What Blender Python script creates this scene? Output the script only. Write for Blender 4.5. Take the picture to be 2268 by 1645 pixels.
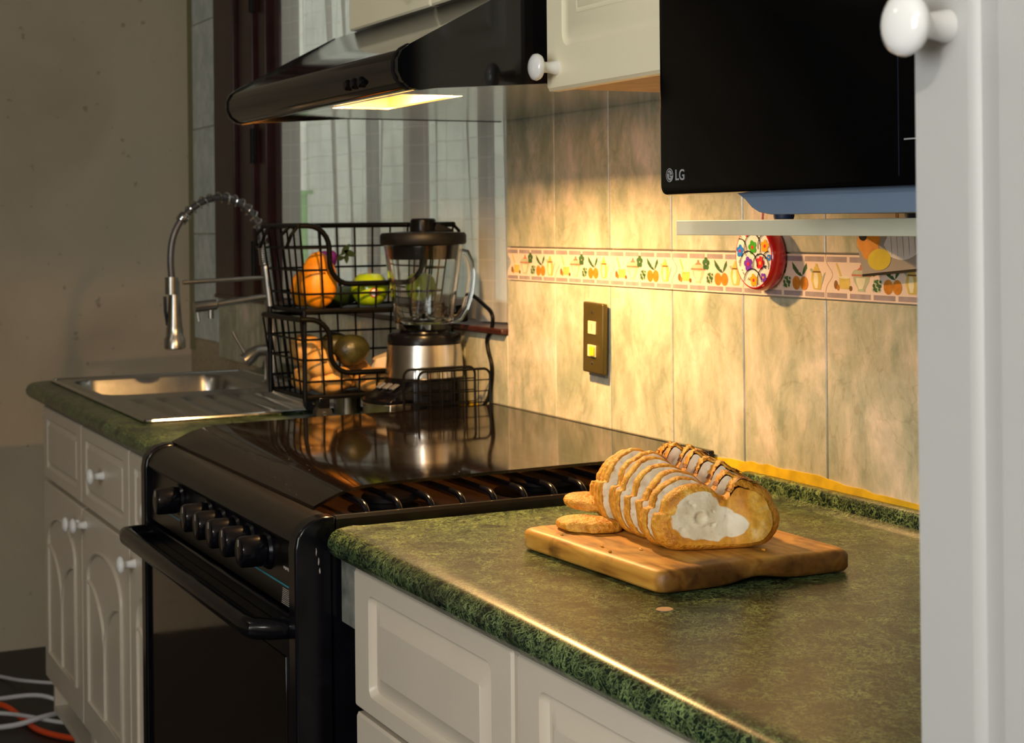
import bpy, bmesh, math, random
from mathutils import Vector, Matrix, noise
random.seed(7)
PI = math.pi
for o in list(bpy.data.objects):
    bpy.data.objects.remove(o)
scene = bpy.context.scene
COL = scene.collection

# ------------------------------------------------------------------ camera
F_PX, YAW, ROLL, HORIZON = 3605.9, 0.4568, 0.0101, 493.5
cam_pos = Vector((2.8205, -1.3817, 1.2945))
fw = Vector((-math.cos(YAW), math.sin(YAW), 0))
rt = Vector((math.sin(YAW), math.cos(YAW), 0))
up = Vector((0, 0, 1))
c_, s_ = math.cos(ROLL), math.sin(ROLL)
cr = rt * c_ - up * s_
cu = rt * s_ + up * c_
cd = bpy.data.cameras.new('camera')
cam = bpy.data.objects.new('camera', cd)
COL.objects.link(cam)
M = Matrix((cr, cu, -fw)).transposed().to_4x4()
M.translation = cam_pos
cam.matrix_world = M
cd.sensor_width = 36.0
cd.lens = F_PX / 2268.0 * 36.0
cd.shift_y = -(822.5 - HORIZON) / 2268.0
cd.clip_start = 0.02
cd.dof.use_dof = True
cd.dof.focus_distance = 1.85
cd.dof.aperture_fstop = 13.0
scene.camera = cam

# ------------------------------------------------------------------ world and lights
w = bpy.data.worlds.new('world')
scene.world = w
w.use_nodes = True
bg = w.node_tree.nodes['Background']
bg.inputs[0].default_value = (0.74, 0.75, 0.72, 1)
bg.inputs[1].default_value = 3.2

def point_light(name, loc, power, color, radius):
    l = bpy.data.lights.new(name, 'POINT')
    l.energy = power
    l.color = color
    l.shadow_soft_size = radius
    o = bpy.data.objects.new(name, l)
    o.location = loc
    COL.objects.link(o)
    return o
point_light('ceiling_bulb', (3.5, -2.6, 2.45), 66, (1.0, 0.95, 0.88), 0.06)
point_light('second_ceiling_bulb', (0.1, -2.3, 2.4), 5, (1.0, 0.86, 0.66), 0.06)

wa = bpy.data.lights.new('front_fill', 'AREA')  # added soft frontal fill, no known source; lifts shelf and cabinet fronts
wa.shape = 'RECTANGLE'
wa.size, wa.size_y = 1.5, 1.2
wa.energy = 52
wa.color = (0.97, 1.0, 0.98)
wo = bpy.data.objects.new('front_fill', wa)
wo.location = (3.2, -3.395, 1.45)
wo.rotation_euler = (math.radians(90), 0, 0)
COL.objects.link(wo)

vs = scene.view_settings
vs.view_transform = 'Standard'
vs.look = 'None'
vs.gamma = 1.0
vs.use_curve_mapping = False
vs.exposure = 0.0

# ------------------------------------------------------------------ materials
def srgb(r, g, b):
    f = lambda v: ((v / 255 + 0.055) / 1.055) ** 2.4 if v > 10 else v / 255 / 12.92
    return (f(r), f(g), f(b), 1)

class NT:
    def __init__(self, name):
        self.m = bpy.data.materials.new(name)
        self.m.use_nodes = True
        self.t = self.m.node_tree
        self.b = self.t.nodes['Principled BSDF']
        self.out = self.t.nodes['Material Output']
    def n(self, typ, **kw):
        nd = self.t.nodes.new(typ)
        for k, v in kw.items():
            if k.startswith('i_'):
                nd.inputs[k[2:].replace('_', ' ')].default_value = v
            else:
                setattr(nd, k, v)
        return nd
    def l(self, a, ao, b, bi):
        self.t.links.new(a.outputs[ao], b.inputs[bi])
    def coords(self, kind='Object', scale=(1, 1, 1), rot=(0, 0, 0)):
        tc = self.n('ShaderNodeTexCoord')
        mp = self.n('ShaderNodeMapping')
        mp.inputs['Scale'].default_value = scale
        mp.inputs['Rotation'].default_value = rot
        self.l(tc, kind, mp, 'Vector')
        return mp
    def noise(self, mp, scale, detail=4, dist=0, rough=0.5):
        nd = self.n('ShaderNodeTexNoise')
        nd.inputs['Scale'].default_value = scale
        nd.inputs['Detail'].default_value = detail
        nd.inputs['Distortion'].default_value = dist
        nd.inputs['Roughness'].default_value = rough
        self.l(mp, 0, nd, 'Vector')
        return nd
    def ramp(self, src, so, stops):
        r = self.n('ShaderNodeValToRGB')
        el = r.color_ramp.elements
        while len(el) < len(stops):
            el.new(0.5)
        for e, (p, c) in zip(el, stops):
            e.position = p
            e.color = c if len(c) == 4 else (*c, 1)
        self.l(src, so, r, 'Fac')
        return r
    def mix(self, fac, a, b, mode='MIX'):
        mx = self.n('ShaderNodeMix', data_type='RGBA', blend_type=mode)
        for idx, v in ((0, fac), (6, a), (7, b)):
            if isinstance(v, tuple) and len(v) == 2 and not isinstance(v[0], (int, float)):
                self.t.links.new(v[0].outputs[v[1]], mx.inputs[idx])
            else:
                mx.inputs[idx].default_value = v
        return mx
    def bump(self, src, so, strength=0.2, dist=0.002):
        bp = self.n('ShaderNodeBump')
        bp.inputs['Strength'].default_value = strength
        bp.inputs['Distance'].default_value = dist
        self.l(src, so, bp, 'Height')
        self.l(bp, 0, self.b, 'Normal')
    def set(self, **kw):
        for k, v in kw.items():
            self.b.inputs[k.replace('_', ' ')].default_value = v

MATS = {}
def simple(name, col, rough=0.5, var=0.12, scale=25, metallic=0.0, bump=0.0, bscale=None, spec=0.5, coat=0.0, kind='Object'):
    t = NT(name)
    mp = t.coords(kind)
    nz = t.noise(mp, scale, 4)
    lo = tuple(c * (1 - var) for c in col[:3]) + (1,)
    hi = tuple(min(1, c * (1 + var)) for c in col[:3]) + (1,)
    r = t.ramp(nz, 'Fac', [(0.3, lo), (0.7, hi)])
    t.l(r, 0, t.b, 'Base Color')
    t.set(Roughness=rough, Metallic=metallic)
    t.b.inputs['Specular IOR Level'].default_value = spec
    if coat:
        t.b.inputs['Coat Weight'].default_value = coat
        t.b.inputs['Coat Roughness'].default_value = 0.06
    if bump:
        n2 = t.noise(mp, bscale or scale * 4, 3)
        t.bump(n2, 'Fac', bump)
    MATS[name] = t.m
    return t.m

# painted cabinet fronts
WHITE = simple('cabinet_white', srgb(204, 193, 177), 0.32, 0.03, 6, bump=0.03, bscale=40)
CREAM = simple('cabinet_cream', srgb(248, 240, 210), 0.3, 0.02, 6, bump=0.02, bscale=40)
PANTRY = simple('pantry_white', srgb(180, 180, 179), 0.4, 0.02, 5)
SHELFW = simple('shelf_laminate', srgb(240, 240, 216), 0.35, 0.05, 12)
KNOBW = simple('knob_porcelain', srgb(236, 236, 236), 0.12, 0.01, 5, coat=0.5)
PINE = simple('raw_wood', srgb(196, 158, 118), 0.6, 0.12, 30)
BLACKP = simple('black_enamel', (0.003, 0.003, 0.005, 1), 0.18, 0.3, 30, spec=0.28)
BLACKM = simple('black_matte', (0.004, 0.004, 0.005, 1), 0.5, 0.3, 40, spec=0.2)
BLACKW = simple('black_wire', (0.002, 0.002, 0.002, 1), 0.4, 0.2, 40, spec=0.15)
BLACKPL = simple('black_plastic', (0.003, 0.003, 0.004, 1), 0.25, 0.2, 40, spec=0.16)
RUBBER = simple('rubber', (0.008, 0.008, 0.008, 1), 0.6, 0.2, 40)
STEEL = simple('brushed_steel', (0.42, 0.41, 0.39, 1), 0.3, 0.08, 60, metallic=1.0)
CHROME = simple('chrome', (0.6, 0.6, 0.6, 1), 0.14, 0.03, 10, metallic=1.0)
DARKWOOD = simple('dark_wood', srgb(52, 24, 22), 0.35, 0.4, 14)
MAROON = simple('maroon_paint', srgb(84, 40, 44), 0.5, 0.2, 14)
CONC = simple('painted_block', srgb(168, 170, 158), 0.9, 0.15, 8, bump=0.3, bscale=40)
GREENP = simple('green_paint', srgb(120, 190, 105), 0.7, 0.15, 10)
BARS = simple('window_bar_paint', srgb(88, 90, 96), 0.5, 0.15, 20)
WALLP = None
GROUT = simple('grout', srgb(176, 160, 132), 0.9, 0.15, 60)
OLIVE = simple('olive_strip', srgb(132, 130, 96), 0.7, 0.08, 10)
CEILP = simple('ceiling_paint', srgb(214, 208, 196), 0.9, 0.03, 5)
ROOMP = simple('room_paint', srgb(150, 140, 124), 0.9, 0.05, 5)
MICROB = simple('microwave_black_glass', (0.0015, 0.0015, 0.0018, 1), 0.12, 0.1, 10, spec=0.12)
MICROG = simple('microwave_grey_enamel', srgb(104, 122, 146), 0.4, 0.04, 10)
LOGO = simple('logo_grey', srgb(150, 152, 156), 0.4, 0.05, 30)
CORDW = simple('cord_white', srgb(200, 200, 205), 0.5, 0.05, 30)
CORDO = simple('cord_orange', srgb(210, 70, 25), 0.5, 0.08, 30)
SILLW = simple('sill_wood', srgb(58, 28, 22), 0.35, 0.4, 20)
LABELW = simple('sticker_white', srgb(236, 228, 220), 0.5, 0.03, 30)
RED = simple('glaze_red', srgb(190, 22, 24), 0.2, 0.1, 30, coat=0.5)
IVORY = simple('glaze_ivory', srgb(240, 232, 218), 0.2, 0.03, 30, coat=0.5)
def glaze(n, *c):
    return simple('glaze_' + n, srgb(*c), 0.25, 0.12, 60, coat=0.3)
G_BLUE, G_GREEN, G_YEL = glaze('blue', 40, 120, 215), glaze('green', 70, 165, 45), glaze('yellow', 240, 165, 30)
G_PURP, G_REDF, G_BLK = glaze('purple', 120, 55, 180), glaze('scarlet', 230, 45, 55), glaze('black', 16, 14, 20)
# border tile prints
B_BASE = simple('border_base', srgb(228, 204, 186), 0.22, 0.03, 20)
B_MAUVE = simple('border_mauve', srgb(158, 142, 142), 0.3, 0.15, 60)
B_CREAM = simple('border_cream', srgb(222, 212, 178), 0.3, 0.1, 80)
B_SAGE = simple('border_sage', srgb(176, 178, 146), 0.3, 0.15, 80)
B_YEL = simple('border_yellow', srgb(206, 180, 92), 0.3, 0.15, 90)
B_ORG = simple('border_orange', srgb(196, 124, 40), 0.3, 0.18, 90)
B_GRN = simple('border_green', srgb(62, 98, 58), 0.3, 0.3, 120)
B_BRN = simple('border_brown', srgb(120, 84, 44), 0.3, 0.3, 120)
B_RED = simple('border_rust', srgb(182, 116, 92), 0.3, 0.15, 90)
B_MATS = [B_BASE, B_MAUVE, B_CREAM, B_SAGE, B_YEL, B_ORG, B_GRN, B_BRN, B_RED]

def marble(name, a, b, cc):
    t = NT(name)
    tc = t.n('ShaderNodeTexCoord')
    oi = t.n('ShaderNodeObjectInfo')
    ad = t.n('ShaderNodeVectorMath', operation='MULTIPLY_ADD')
    t.l(oi, 'Random', ad, 0)
    ad.inputs[1].default_value = (7.0, 3.0, 11.0)
    t.l(tc, 'Object', ad, 2)
    mp = t.n('ShaderNodeMapping')
    mp.inputs['Scale'].default_value = (1.5, 1.0, 0.85)
    mp.inputs['Rotation'].default_value = (0, 0.5, 0)
    t.l(ad, 0, mp, 'Vector')
    n1 = t.noise(mp, 9, 6, 0.4, 0.62)
    n2 = t.noise(mp, 24, 9, 0.5, 0.72)
    n3 = t.noise(mp, 6.5, 4, 1.3)
    r1 = t.ramp(n1, 'Fac', [(0.36, a), (0.52, b), (0.66, cc)])
    r2 = t.ramp(n2, 'Fac', [(0.36, (0.84, 0.85, 0.8, 1)), (0.5, (1, 1, 1, 1)), (0.58, (1.16, 1.12, 1.1, 1)), (0.66, (1, 1, 1, 1))])
    r3 = t.ramp(n3, 'Fac', [(0.484, (1, 1, 1, 1)), (0.497, (0.84, 0.82, 0.77, 1)), (0.51, (1, 1, 1, 1))])
    mx = t.mix(0.75, (r1, 0), (r2, 0), 'MULTIPLY')
    mx = t.mix(0.8, (mx, 2), (r3, 0), 'MULTIPLY')
    t.l(mx, 2, t.b, 'Base Color')
    t.set(Roughness=0.2)
    t.bump(n1, 'Fac', 0.04)
    return t.m
TILE = marble('tile_marble', srgb(152, 158, 138), srgb(184, 181, 160), srgb(212, 200, 184))
TILEB = marble('tile_bluegrey', srgb(186, 204, 208), srgb(202, 216, 220), srgb(218, 226, 228))

def wall_plaster():
    t = NT('plaster_beige')
    mp = t.coords()
    n1 = t.noise(mp, 1.6, 6, 0.6)
    n2 = t.noise(mp, 26, 3)
    r1 = t.ramp(n1, 'Fac', [(0.3, srgb(172, 160, 140)), (0.55, srgb(194, 182, 160)), (0.75, srgb(182, 176, 154))])
    r2 = t.ramp(n2, 'Fac', [(0.27, (0.45, 0.4, 0.35, 1)), (0.33, (1, 1, 1, 1))])
    mx = t.mix(0.6, (r1, 0), (r2, 0), 'MULTIPLY')
    t.l(mx, 2, t.b, 'Base Color')
    t.set(Roughness=0.85)
    t.bump(n2, 'Fac', 0.12)
    return t.m
WALLP = wall_plaster()

def laminate():
    t = NT('green_laminate')
    mp = t.coords()
    n1 = t.noise(mp, 48, 3, 1.8, 0.6)
    n2 = t.noise(mp, 100, 3, 1.6, 0.6)
    n3 = t.noise(mp, 20, 5, 0.8, 0.6)
    z = (0, 0, 0, 1)
    f1 = t.ramp(n1, 'Fac', [(0.468, z), (0.492, (1, 1, 1, 1)), (0.508, (1, 1, 1, 1)), (0.532, z)])
    f2 = t.ramp(n2, 'Fac', [(0.46, z), (0.5, (0.9, 0.9, 0.9, 1)), (0.54, z)])
    f3 = t.ramp(n3, 'Fac', [(0.36, (0.2, 0.2, 0.2, 1)), (0.6, (1, 1, 1, 1))])
    fm = t.mix(1.0, (f1, 0), (f2, 0), 'LIGHTEN')
    fl = t.mix(1.0, (fm, 2), (f3, 0), 'MULTIPLY')
    base = t.ramp(n3, 'Fac', [(0.35, srgb(4, 20, 16)), (0.65, srgb(13, 38, 29))])
    cm = t.mix((fl, 2), (base, 0), srgb(134, 156, 98))
    t.l(cm, 2, t.b, 'Base Color')
    t.set(Roughness=0.3)
    t.b.inputs['Specular IOR Level'].default_value = 0.32
    t.bump(n2, 'Fac', 0.08, 0.001)
    return t.m
LAM = laminate()

def board_wood():
    t = NT('board_wood')
    mp = t.coords('Object', (3, 30, 30))
    mp2 = t.coords('Object')
    n1 = t.noise(mp, 2.2, 6, 0.8)
    n2 = t.noise(mp2, 11, 5, 0.6)
    r1 = t.ramp(n1, 'Fac', [(0.3, srgb(152, 96, 34)), (0.5, srgb(200, 142, 54)), (0.7, srgb(220, 168, 80))])
    r2 = t.ramp(n2, 'Fac', [(0.36, (0.16, 0.11, 0.08, 1)), (0.5, (1, 1, 1, 1))])
    mx = t.mix(0.8, (r1, 0), (r2, 0), 'MULTIPLY')
    sx_ = t.n('ShaderNodeSeparateXYZ')
    t.l(mp2, 0, sx_, 0)
    md = t.n('ShaderNodeMath', operation='MULTIPLY_ADD')        # soaked, blackened end grain
    t.l(n2, 'Fac', md, 0)
    md.inputs[1].default_value = 0.016
    t.l(sx_, 0, md, 2)
    r4 = t.ramp(md, 0, [(0.0, (1, 1, 1, 1)), (1.0, (0.13, 0.085, 0.055, 1))])
    mr = t.n('ShaderNodeMapRange')
    mr.inputs['From Min'].default_value = 1.346
    mr.inputs['From Max'].default_value = 1.358
    t.l(md, 0, mr, 'Value')
    t.t.links.new(mr.outputs[0], r4.inputs[0])
    mx = t.mix(0.85, (mx, 2), (r4, 0), 'MULTIPLY')
    t.l(mx, 2, t.b, 'Base Color')
    t.set(Roughness=0.5)
    t.bump(n1, 'Fac', 0.25)
    return t.m
WOODB = board_wood()

def crust():
    t = NT('bread_crust')
    mp = t.coords('Generated')
    mpo = t.coords('Object')
    n1 = t.noise(mpo, 34, 6, 0.6, 0.65)
    n2 = t.noise(mpo, 190, 5)
    r1 = t.ramp(n1, 'Fac', [(0.28, srgb(152, 84, 14)), (0.45, srgb(210, 142, 34)), (0.62, srgb(228, 174, 66)), (0.74, srgb(242, 212, 146))])
    r2 = t.ramp(n2, 'Fac', [(0.3, (0.72, 0.66, 0.6, 1)), (0.6, (1.1, 1.1, 1.1, 1))])
    mx = t.mix(0.7, (r1, 0), (r2, 0), 'MULTIPLY')
    t.l(mx, 2, t.b, 'Base Color')
    t.set(Roughness=0.55)
    t.bump(n2, 'Fac', 0.8, 0.004)
    return t.m
CRUST = crust()
CRUSTD = simple('bread_crust_dark', srgb(116, 58, 18), 0.6, 0.4, 60, bump=0.5, bscale=160)

def crumb():
    t = NT('bread_crumb')
    mp = t.coords()
    v = t.n('ShaderNodeTexVoronoi')
    v.inputs['Scale'].default_value = 130
    t.l(mp, 0, v, 'Vector')
    n2 = t.noise(mp, 60, 5, 0.4)
    r1 = t.ramp(v, 'Distance', [(0.08, (0.62, 0.5, 0.36, 1)), (0.3, (1, 1, 1, 1))])
    r2 = t.ramp(n2, 'Fac', [(0.3, srgb(206, 186, 150)), (0.6, srgb(238, 226, 200))])
    mx = t.mix(0.4, (r2, 0), (r1, 0), 'MULTIPLY')
    t.l(mx, 2, t.b, 'Base Color')
    t.set(Roughness=0.8)
    t.b.inputs['Subsurface Weight'].default_value = 0.0
    t.bump(v, 'Distance', 0.35, 0.002)
    return t.m
CRUMB = crumb()
def heel_material():
    t = NT('bread_heel')
    mp = t.coords()
    n1 = t.noise(mp, 26, 5, 0.5)
    n2 = t.noise(mp, 170, 4)
    v = t.n('ShaderNodeTexVoronoi')
    v.inputs['Scale'].default_value = 130
    t.l(mp, 0, v, 'Vector')
    at_ = t.n('ShaderNodeAttribute', attribute_name='crusty')
    rc = t.ramp(n1, 'Fac', [(0.28, srgb(152, 84, 14)), (0.45, srgb(210, 142, 34)), (0.62, srgb(228, 174, 66)), (0.74, srgb(242, 212, 146))])
    r2 = t.ramp(n2, 'Fac', [(0.3, (0.72, 0.66, 0.6, 1)), (0.6, (1.1, 1.1, 1.1, 1))])
    mc = t.mix(0.7, (rc, 0), (r2, 0), 'MULTIPLY')
    rb = t.ramp(v, 'Distance', [(0.08, (0.62, 0.5, 0.36, 1)), (0.3, (1, 1, 1, 1))])
    rn = t.ramp(n1, 'Fac', [(0.3, srgb(214, 196, 160)), (0.6, srgb(240, 230, 206))])
    mb_ = t.mix(0.3, (rn, 0), (rb, 0), 'MULTIPLY')
    ad = t.n('ShaderNodeMath', operation='MULTIPLY_ADD')
    t.l(n2, 'Fac', ad, 0)
    ad.inputs[1].default_value = 0.5
    ad.inputs[2].default_value = -0.25
    a2 = t.n('ShaderNodeMath', operation='ADD')
    t.l(at_, 'Fac', a2, 0)
    t.l(ad, 0, a2, 1)
    fr = t.ramp(a2, 0, [(0.4, (0, 0, 0, 1)), (0.6, (1, 1, 1, 1))])
    mx = t.mix((fr, 0), (mb_, 2), (mc, 2))
    t.l(mx, 2, t.b, 'Base Color')
    t.set(Roughness=0.6)
    t.bump(n2, 'Fac', 0.4, 0.002)
    return t.m
HEEL = heel_material()

def black_glass_dusty():
    t = NT('black_glass_lid')
    mp = t.coords()
    n1 = t.noise(mp, 330, 2)
    n2 = t.noise(mp, 9, 4, 0.5)
    r1 = t.ramp(n1, 'Fac', [(0.73, (0.004, 0.003, 0.003, 1)), (0.76, (0.3, 0.22, 0.14, 1))])
    t.l(r1, 0, t.b, 'Base Color')
    r2 = t.ramp(n2, 'Fac', [(0.35, (0.035, 0.035, 0.035, 1)), (0.7, (0.1, 0.1, 0.1, 1))])
    t.l(r2, 0, t.b, 'Roughness')
    return t.m
LIDG = black_glass_dusty()
def smoked_lid():
    m = black_glass_dusty()
    m.name = 'smoked_glass_lid'
    nt = m.node_tree
    tr = nt.nodes.new('ShaderNodeBsdfTransparent')
    tr.inputs[0].default_value = (0.95, 0.75, 0.55, 1)
    mx = nt.nodes.new('ShaderNodeMixShader')
    mx.inputs[0].default_value = 0.24
    nt.links.new(nt.nodes['Principled BSDF'].outputs[0], mx.inputs[1])
    nt.links.new(tr.outputs[0], mx.inputs[2])
    nt.links.new(mx.outputs[0], nt.nodes['Material Output'].inputs['Surface'])
    return m
SMOKED = smoked_lid()
STOVEM = simple('stove_dark_metal', (0.005, 0.004, 0.0035, 1), 0.28, 0.25, 40, spec=0.4)

def hood_under():
    t = NT('hood_steel_underside')
    mp = t.coords('Object', (2, 40, 1))
    n = t.noise(mp, 6, 3)
    r = t.ramp(n, 'Fac', [(0.35, (0.08, 0.08, 0.08, 1)), (0.7, (0.2, 0.2, 0.2, 1))])
    t.l(r, 0, t.b, 'Roughness')
    t.set(Metallic=1.0)
    t.b.inputs['Base Color'].default_value = (0.75, 0.73, 0.7, 1)
    return t.m
HUNDER = hood_under()
HOODB = simple('hood_black_gloss', (0.003, 0.003, 0.004, 1), 0.08, 0.2, 10, spec=0.5)

def sheer():
    t = NT('sheer_curtain')
    tc = t.n('ShaderNodeTexCoord')
    sep = t.n('ShaderNodeSeparateXYZ')
    t.l(tc, 'UV', sep, 0)
    facs = []
    for axis, sp in (('X', 0.045), ('Y', 0.042)):
        d = t.n('ShaderNodeMath', operation='DIVIDE')
        t.l(sep, axis, d, 0)
        d.inputs[1].default_value = sp
        fr = t.n('ShaderNodeMath', operation='FRACT')
        t.l(d, 0, fr, 0)
        lt = t.n('ShaderNodeMath', operation='LESS_THAN')
        t.l(fr, 0, lt, 0)
        lt.inputs[1].default_value = 0.08
        facs.append(lt)
    mxm = t.n('ShaderNodeMath', operation='MAXIMUM')
    t.l(facs[0], 0, mxm, 0)
    t.l(facs[1], 0, mxm, 1)
    ma = t.n('ShaderNodeMath', operation='MULTIPLY_ADD')
    t.l(mxm, 0, ma, 0)
    ma.inputs[1].default_value = 0.10
    ma.inputs[2].default_value = 0.66
    tr = t.n('ShaderNodeBsdfTransparent')
    tl = t.n('ShaderNodeBsdfTranslucent')
    tl.inputs[0].default_value = srgb(228, 228, 222)
    df = t.n('ShaderNodeBsdfDiffuse')
    df.inputs[0].default_value = srgb(232, 230, 222)
    m1 = t.n('ShaderNodeMixShader')
    m1.inputs[0].default_value = 0.4
    t.l(df, 0, m1, 1)
    t.l(tl, 0, m1, 2)
    m2 = t.n('ShaderNodeMixShader')
    t.l(ma, 0, m2, 0)
    t.l(tr, 0, m2, 1)
    t.l(m1, 0, m2, 2)
    t.l(m2, 0, t.out, 'Surface')
    return t.m
SHEER = sheer()

def glass(name, col=(1, 1, 1, 1), rough=0.0, ior=1.45):
    t = NT(name)
    t.b.inputs['Base Color'].default_value = col
    t.set(Roughness=rough, IOR=ior)
    t.b.inputs['Transmission Weight'].default_value = 1.0
    return t.m
GLASS = glass('clear_glass', (0.97, 0.98, 0.97, 1))
PANE = glass('window_glass', (0.9, 0.95, 0.94, 1), 0.0, 1.3)

def emission(name, col, strength, tube=False):
    t = NT(name)
    t.b.inputs['Base Color'].default_value = col
    t.b.inputs['Emission Color'].default_value = col
    t.b.inputs['Emission Strength'].default_value = strength
    return t.m
LENS = emission('lamp_lens', (1.0, 0.66, 0.3, 1), 1.6)
TUBE = emission('lamp_tube', (1.0, 0.78, 0.45, 1), 9.0)

def floor_mat():
    t = NT('floor_dark_tile')
    mp = t.coords()
    n = t.noise(mp, 6, 5, 0.5)
    r = t.ramp(n, 'Fac', [(0.3, (0.006, 0.005, 0.004, 1)), (0.7, (0.018, 0.014, 0.011, 1))])
    t.l(r, 0, t.b, 'Base Color')
    t.set(Roughness=0.45)
    return t.m
FLOORM = floor_mat()
CAULK = simple('yellow_sealant', srgb(206, 170, 30), 0.45, 0.2, 40, bump=0.3, bscale=80)
FRUIT_O = simple('mango_skin', srgb(226, 140, 20), 0.42, 0.25, 30, bump=0.1, bscale=120)
FRUIT_G = simple('green_apple_skin', srgb(158, 186, 24), 0.22, 0.1, 25, coat=0.3)
AVO = simple('avocado_skin', srgb(52, 50, 22), 0.4, 0.5, 30, bump=0.5, bscale=150)
CUKE = simple('cucumber_skin', srgb(34, 52, 24), 0.35, 0.3, 30)
POTATO = simple('potato_skin', srgb(204, 152, 82), 0.55, 0.15, 30, bump=0.2, bscale=90)
PAPER = simple('paper_bag', srgb(206, 184, 150), 0.7, 0.15, 14, bump=0.3, bscale=24)
PURPLE = simple('petal_purple', srgb(112, 24, 130), 0.5, 0.2, 40)
LEAF = simple('leaf_green', srgb(30, 56, 22), 0.5, 0.3, 40)
SWITCHP = simple('switch_plate_bronze', srgb(96, 84, 44), 0.3, 0.12, 30, metallic=0.6)
SWITCHM = simple('switch_module', srgb(226, 206, 156), 0.4, 0.05, 30)
SWITCHY = simple('switch_rocker_yellow', srgb(220, 196, 40), 0.35, 0.06, 30)
CYAN = simple('print_cyan', srgb(40, 130, 150), 0.4, 0.1, 30)
PRINTW = simple('print_white', srgb(170, 160, 150), 0.5, 0.1, 30)
WOODST = simple('cabinet_side_grey', srgb(112, 114, 108), 0.6, 0.45, 40)

# ------------------------------------------------------------------ mesh builder
class MB:
    def __init__(self):
        self.v, self.f, self.mi, self.uv = [], [], [], None
    def add(self, vs, fs, mi=0):
        n = len(self.v)
        self.v += [Vector(p) for p in vs]
        for f in fs:
            self.f.append([i + n for i in f])
            self.mi.append(mi)
        return self
    def box(self, a, b, mi=0):
        x0, y0, z0 = (min(a[i], b[i]) for i in range(3))
        x1, y1, z1 = (max(a[i], b[i]) for i in range(3))
        vs = [(x0, y0, z0), (x1, y0, z0), (x1, y1, z0), (x0, y1, z0), (x0, y0, z1), (x1, y0, z1), (x1, y1, z1), (x0, y1, z1)]
        fs = [(0, 3, 2, 1), (4, 5, 6, 7), (0, 1, 5, 4), (1, 2, 6, 5), (2, 3, 7, 6), (3, 0, 4, 7)]
        return self.add(vs, fs, mi)
    def tube(self, path, r, n=8, closed=False, mi=0, flat=None):
        P = [Vector(p) for p in path]
        N = len(P)
        rs = r if isinstance(r, (list, tuple)) else [r] * N
        T = []
        for i in range(N):
            if closed:
                t = P[(i + 1) % N] - P[i - 1]
            else:
                t = P[min(i + 1, N - 1)] - P[max(i - 1, 0)]
            T.append(t.normalized() if t.length > 1e-9 else Vector((0, 0, 1)))
        u = T[0].orthogonal().normalized()
        if abs(T[0].z) < 0.9:
            u = (Vector((0, 0, 1)) - T[0] * T[0].z).normalized()
        vs, fs = [], []
        for i in range(N):
            u = (u - T[i] * u.dot(T[i]))
            u = u.normalized() if u.length > 1e-6 else T[i].orthogonal().normalized()
            w_ = T[i].cross(u)
            for k in range(n):
                a = 2 * PI * k / n
                vs.append(P[i] + (u * math.cos(a) + w_ * math.sin(a)) * rs[i])
        m = N if closed else N - 1
        for i in range(m):
            j = (i + 1) % N
            for k in range(n):
                k2 = (k + 1) % n
                fs.append((i * n + k, i * n + k2, j * n + k2, j * n + k))
        if not closed:
            fs.append(tuple(reversed(range(n))))
            fs.append(tuple((N - 1) * n + k for k in range(n)))
        return self.add(vs, fs, mi)
    def lathe(self, prof, c=(0, 0, 0), n=32, mi=0, axis='z'):
        vs, fs = [], []
        for (r, h) in prof:
            for k in range(n):
                a = 2 * PI * k / n
                p = (r * math.cos(a), r * math.sin(a), h)
                if axis == 'y':
                    p = (p[0], h, p[1])
                elif axis == 'x':
                    p = (h, p[0], p[1])
                vs.append((p[0] + c[0], p[1] + c[1], p[2] + c[2]))
        for i in range(len(prof) - 1):
            for k in range(n):
                k2 = (k + 1) % n
                fs.append((i * n + k, i * n + k2, (i + 1) * n + k2, (i + 1) * n + k))
        if prof[0][0] > 1e-6:
            fs.append(tuple(reversed(range(n))))
        if prof[-1][0] > 1e-6:
            fs.append(tuple((len(prof) - 1) * n + k for k in range(n)))
        return self.add(vs, fs, mi)
    def loops(self, L, mi=0, cap0=True, cap1=True, closed=True):
        n = len(L[0])
        vs = [p for l in L for p in l]
        fs = []
        for i in range(len(L) - 1):
            for k in range(n if closed else n - 1):
                k2 = (k + 1) % n
                fs.append((i * n + k, i * n + k2, (i + 1) * n + k2, (i + 1) * n + k))
        if cap0:
            fs.append(tuple(reversed(range(n))))
        if cap1:
            fs.append(tuple((len(L) - 1) * n + k for k in range(n)))
        return self.add(vs, fs, mi)
    def prism_x(self, prof, x0, x1, mi=0):           # prof: (y,z) points
        return self.loops([[(x0, y, z) for y, z in prof], [(x1, y, z) for y, z in prof]], mi)
    def ellipsoid(self, c, r, n=20, m=12, wob=0.0, seed=0, mi=0, power=None):
        vs, fs = [], []
        for i in range(m + 1):
            t = PI * i / m
            for k in range(n):
                a = 2 * PI * k / n
                d = Vector((math.sin(t) * math.cos(a), math.sin(t) * math.sin(a), math.cos(t)))
                s = 1 + wob * noise.noise(d * 1.4 + Vector((seed * 3.1, seed, -seed)))
                vs.append((c[0] + d.x * r[0] * s, c[1] + d.y * r[1] * s, c[2] + d.z * r[2] * s))
        for i in range(m):
            for k in range(n):
                k2 = (k + 1) % n
                fs.append((i * n + k, (i + 1) * n + k, (i + 1) * n + k2, i * n + k2))
        return self.add(vs, fs, mi)
    def xf(self, M, start=0):
        for i in range(start, len(self.v)):
            self.v[i] = M @ self.v[i]
        return self

def wloc(o):
    p = Vector((0, 0, 0))
    while o is not None:
        p += o.location
        o = o.parent
    return p

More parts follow.
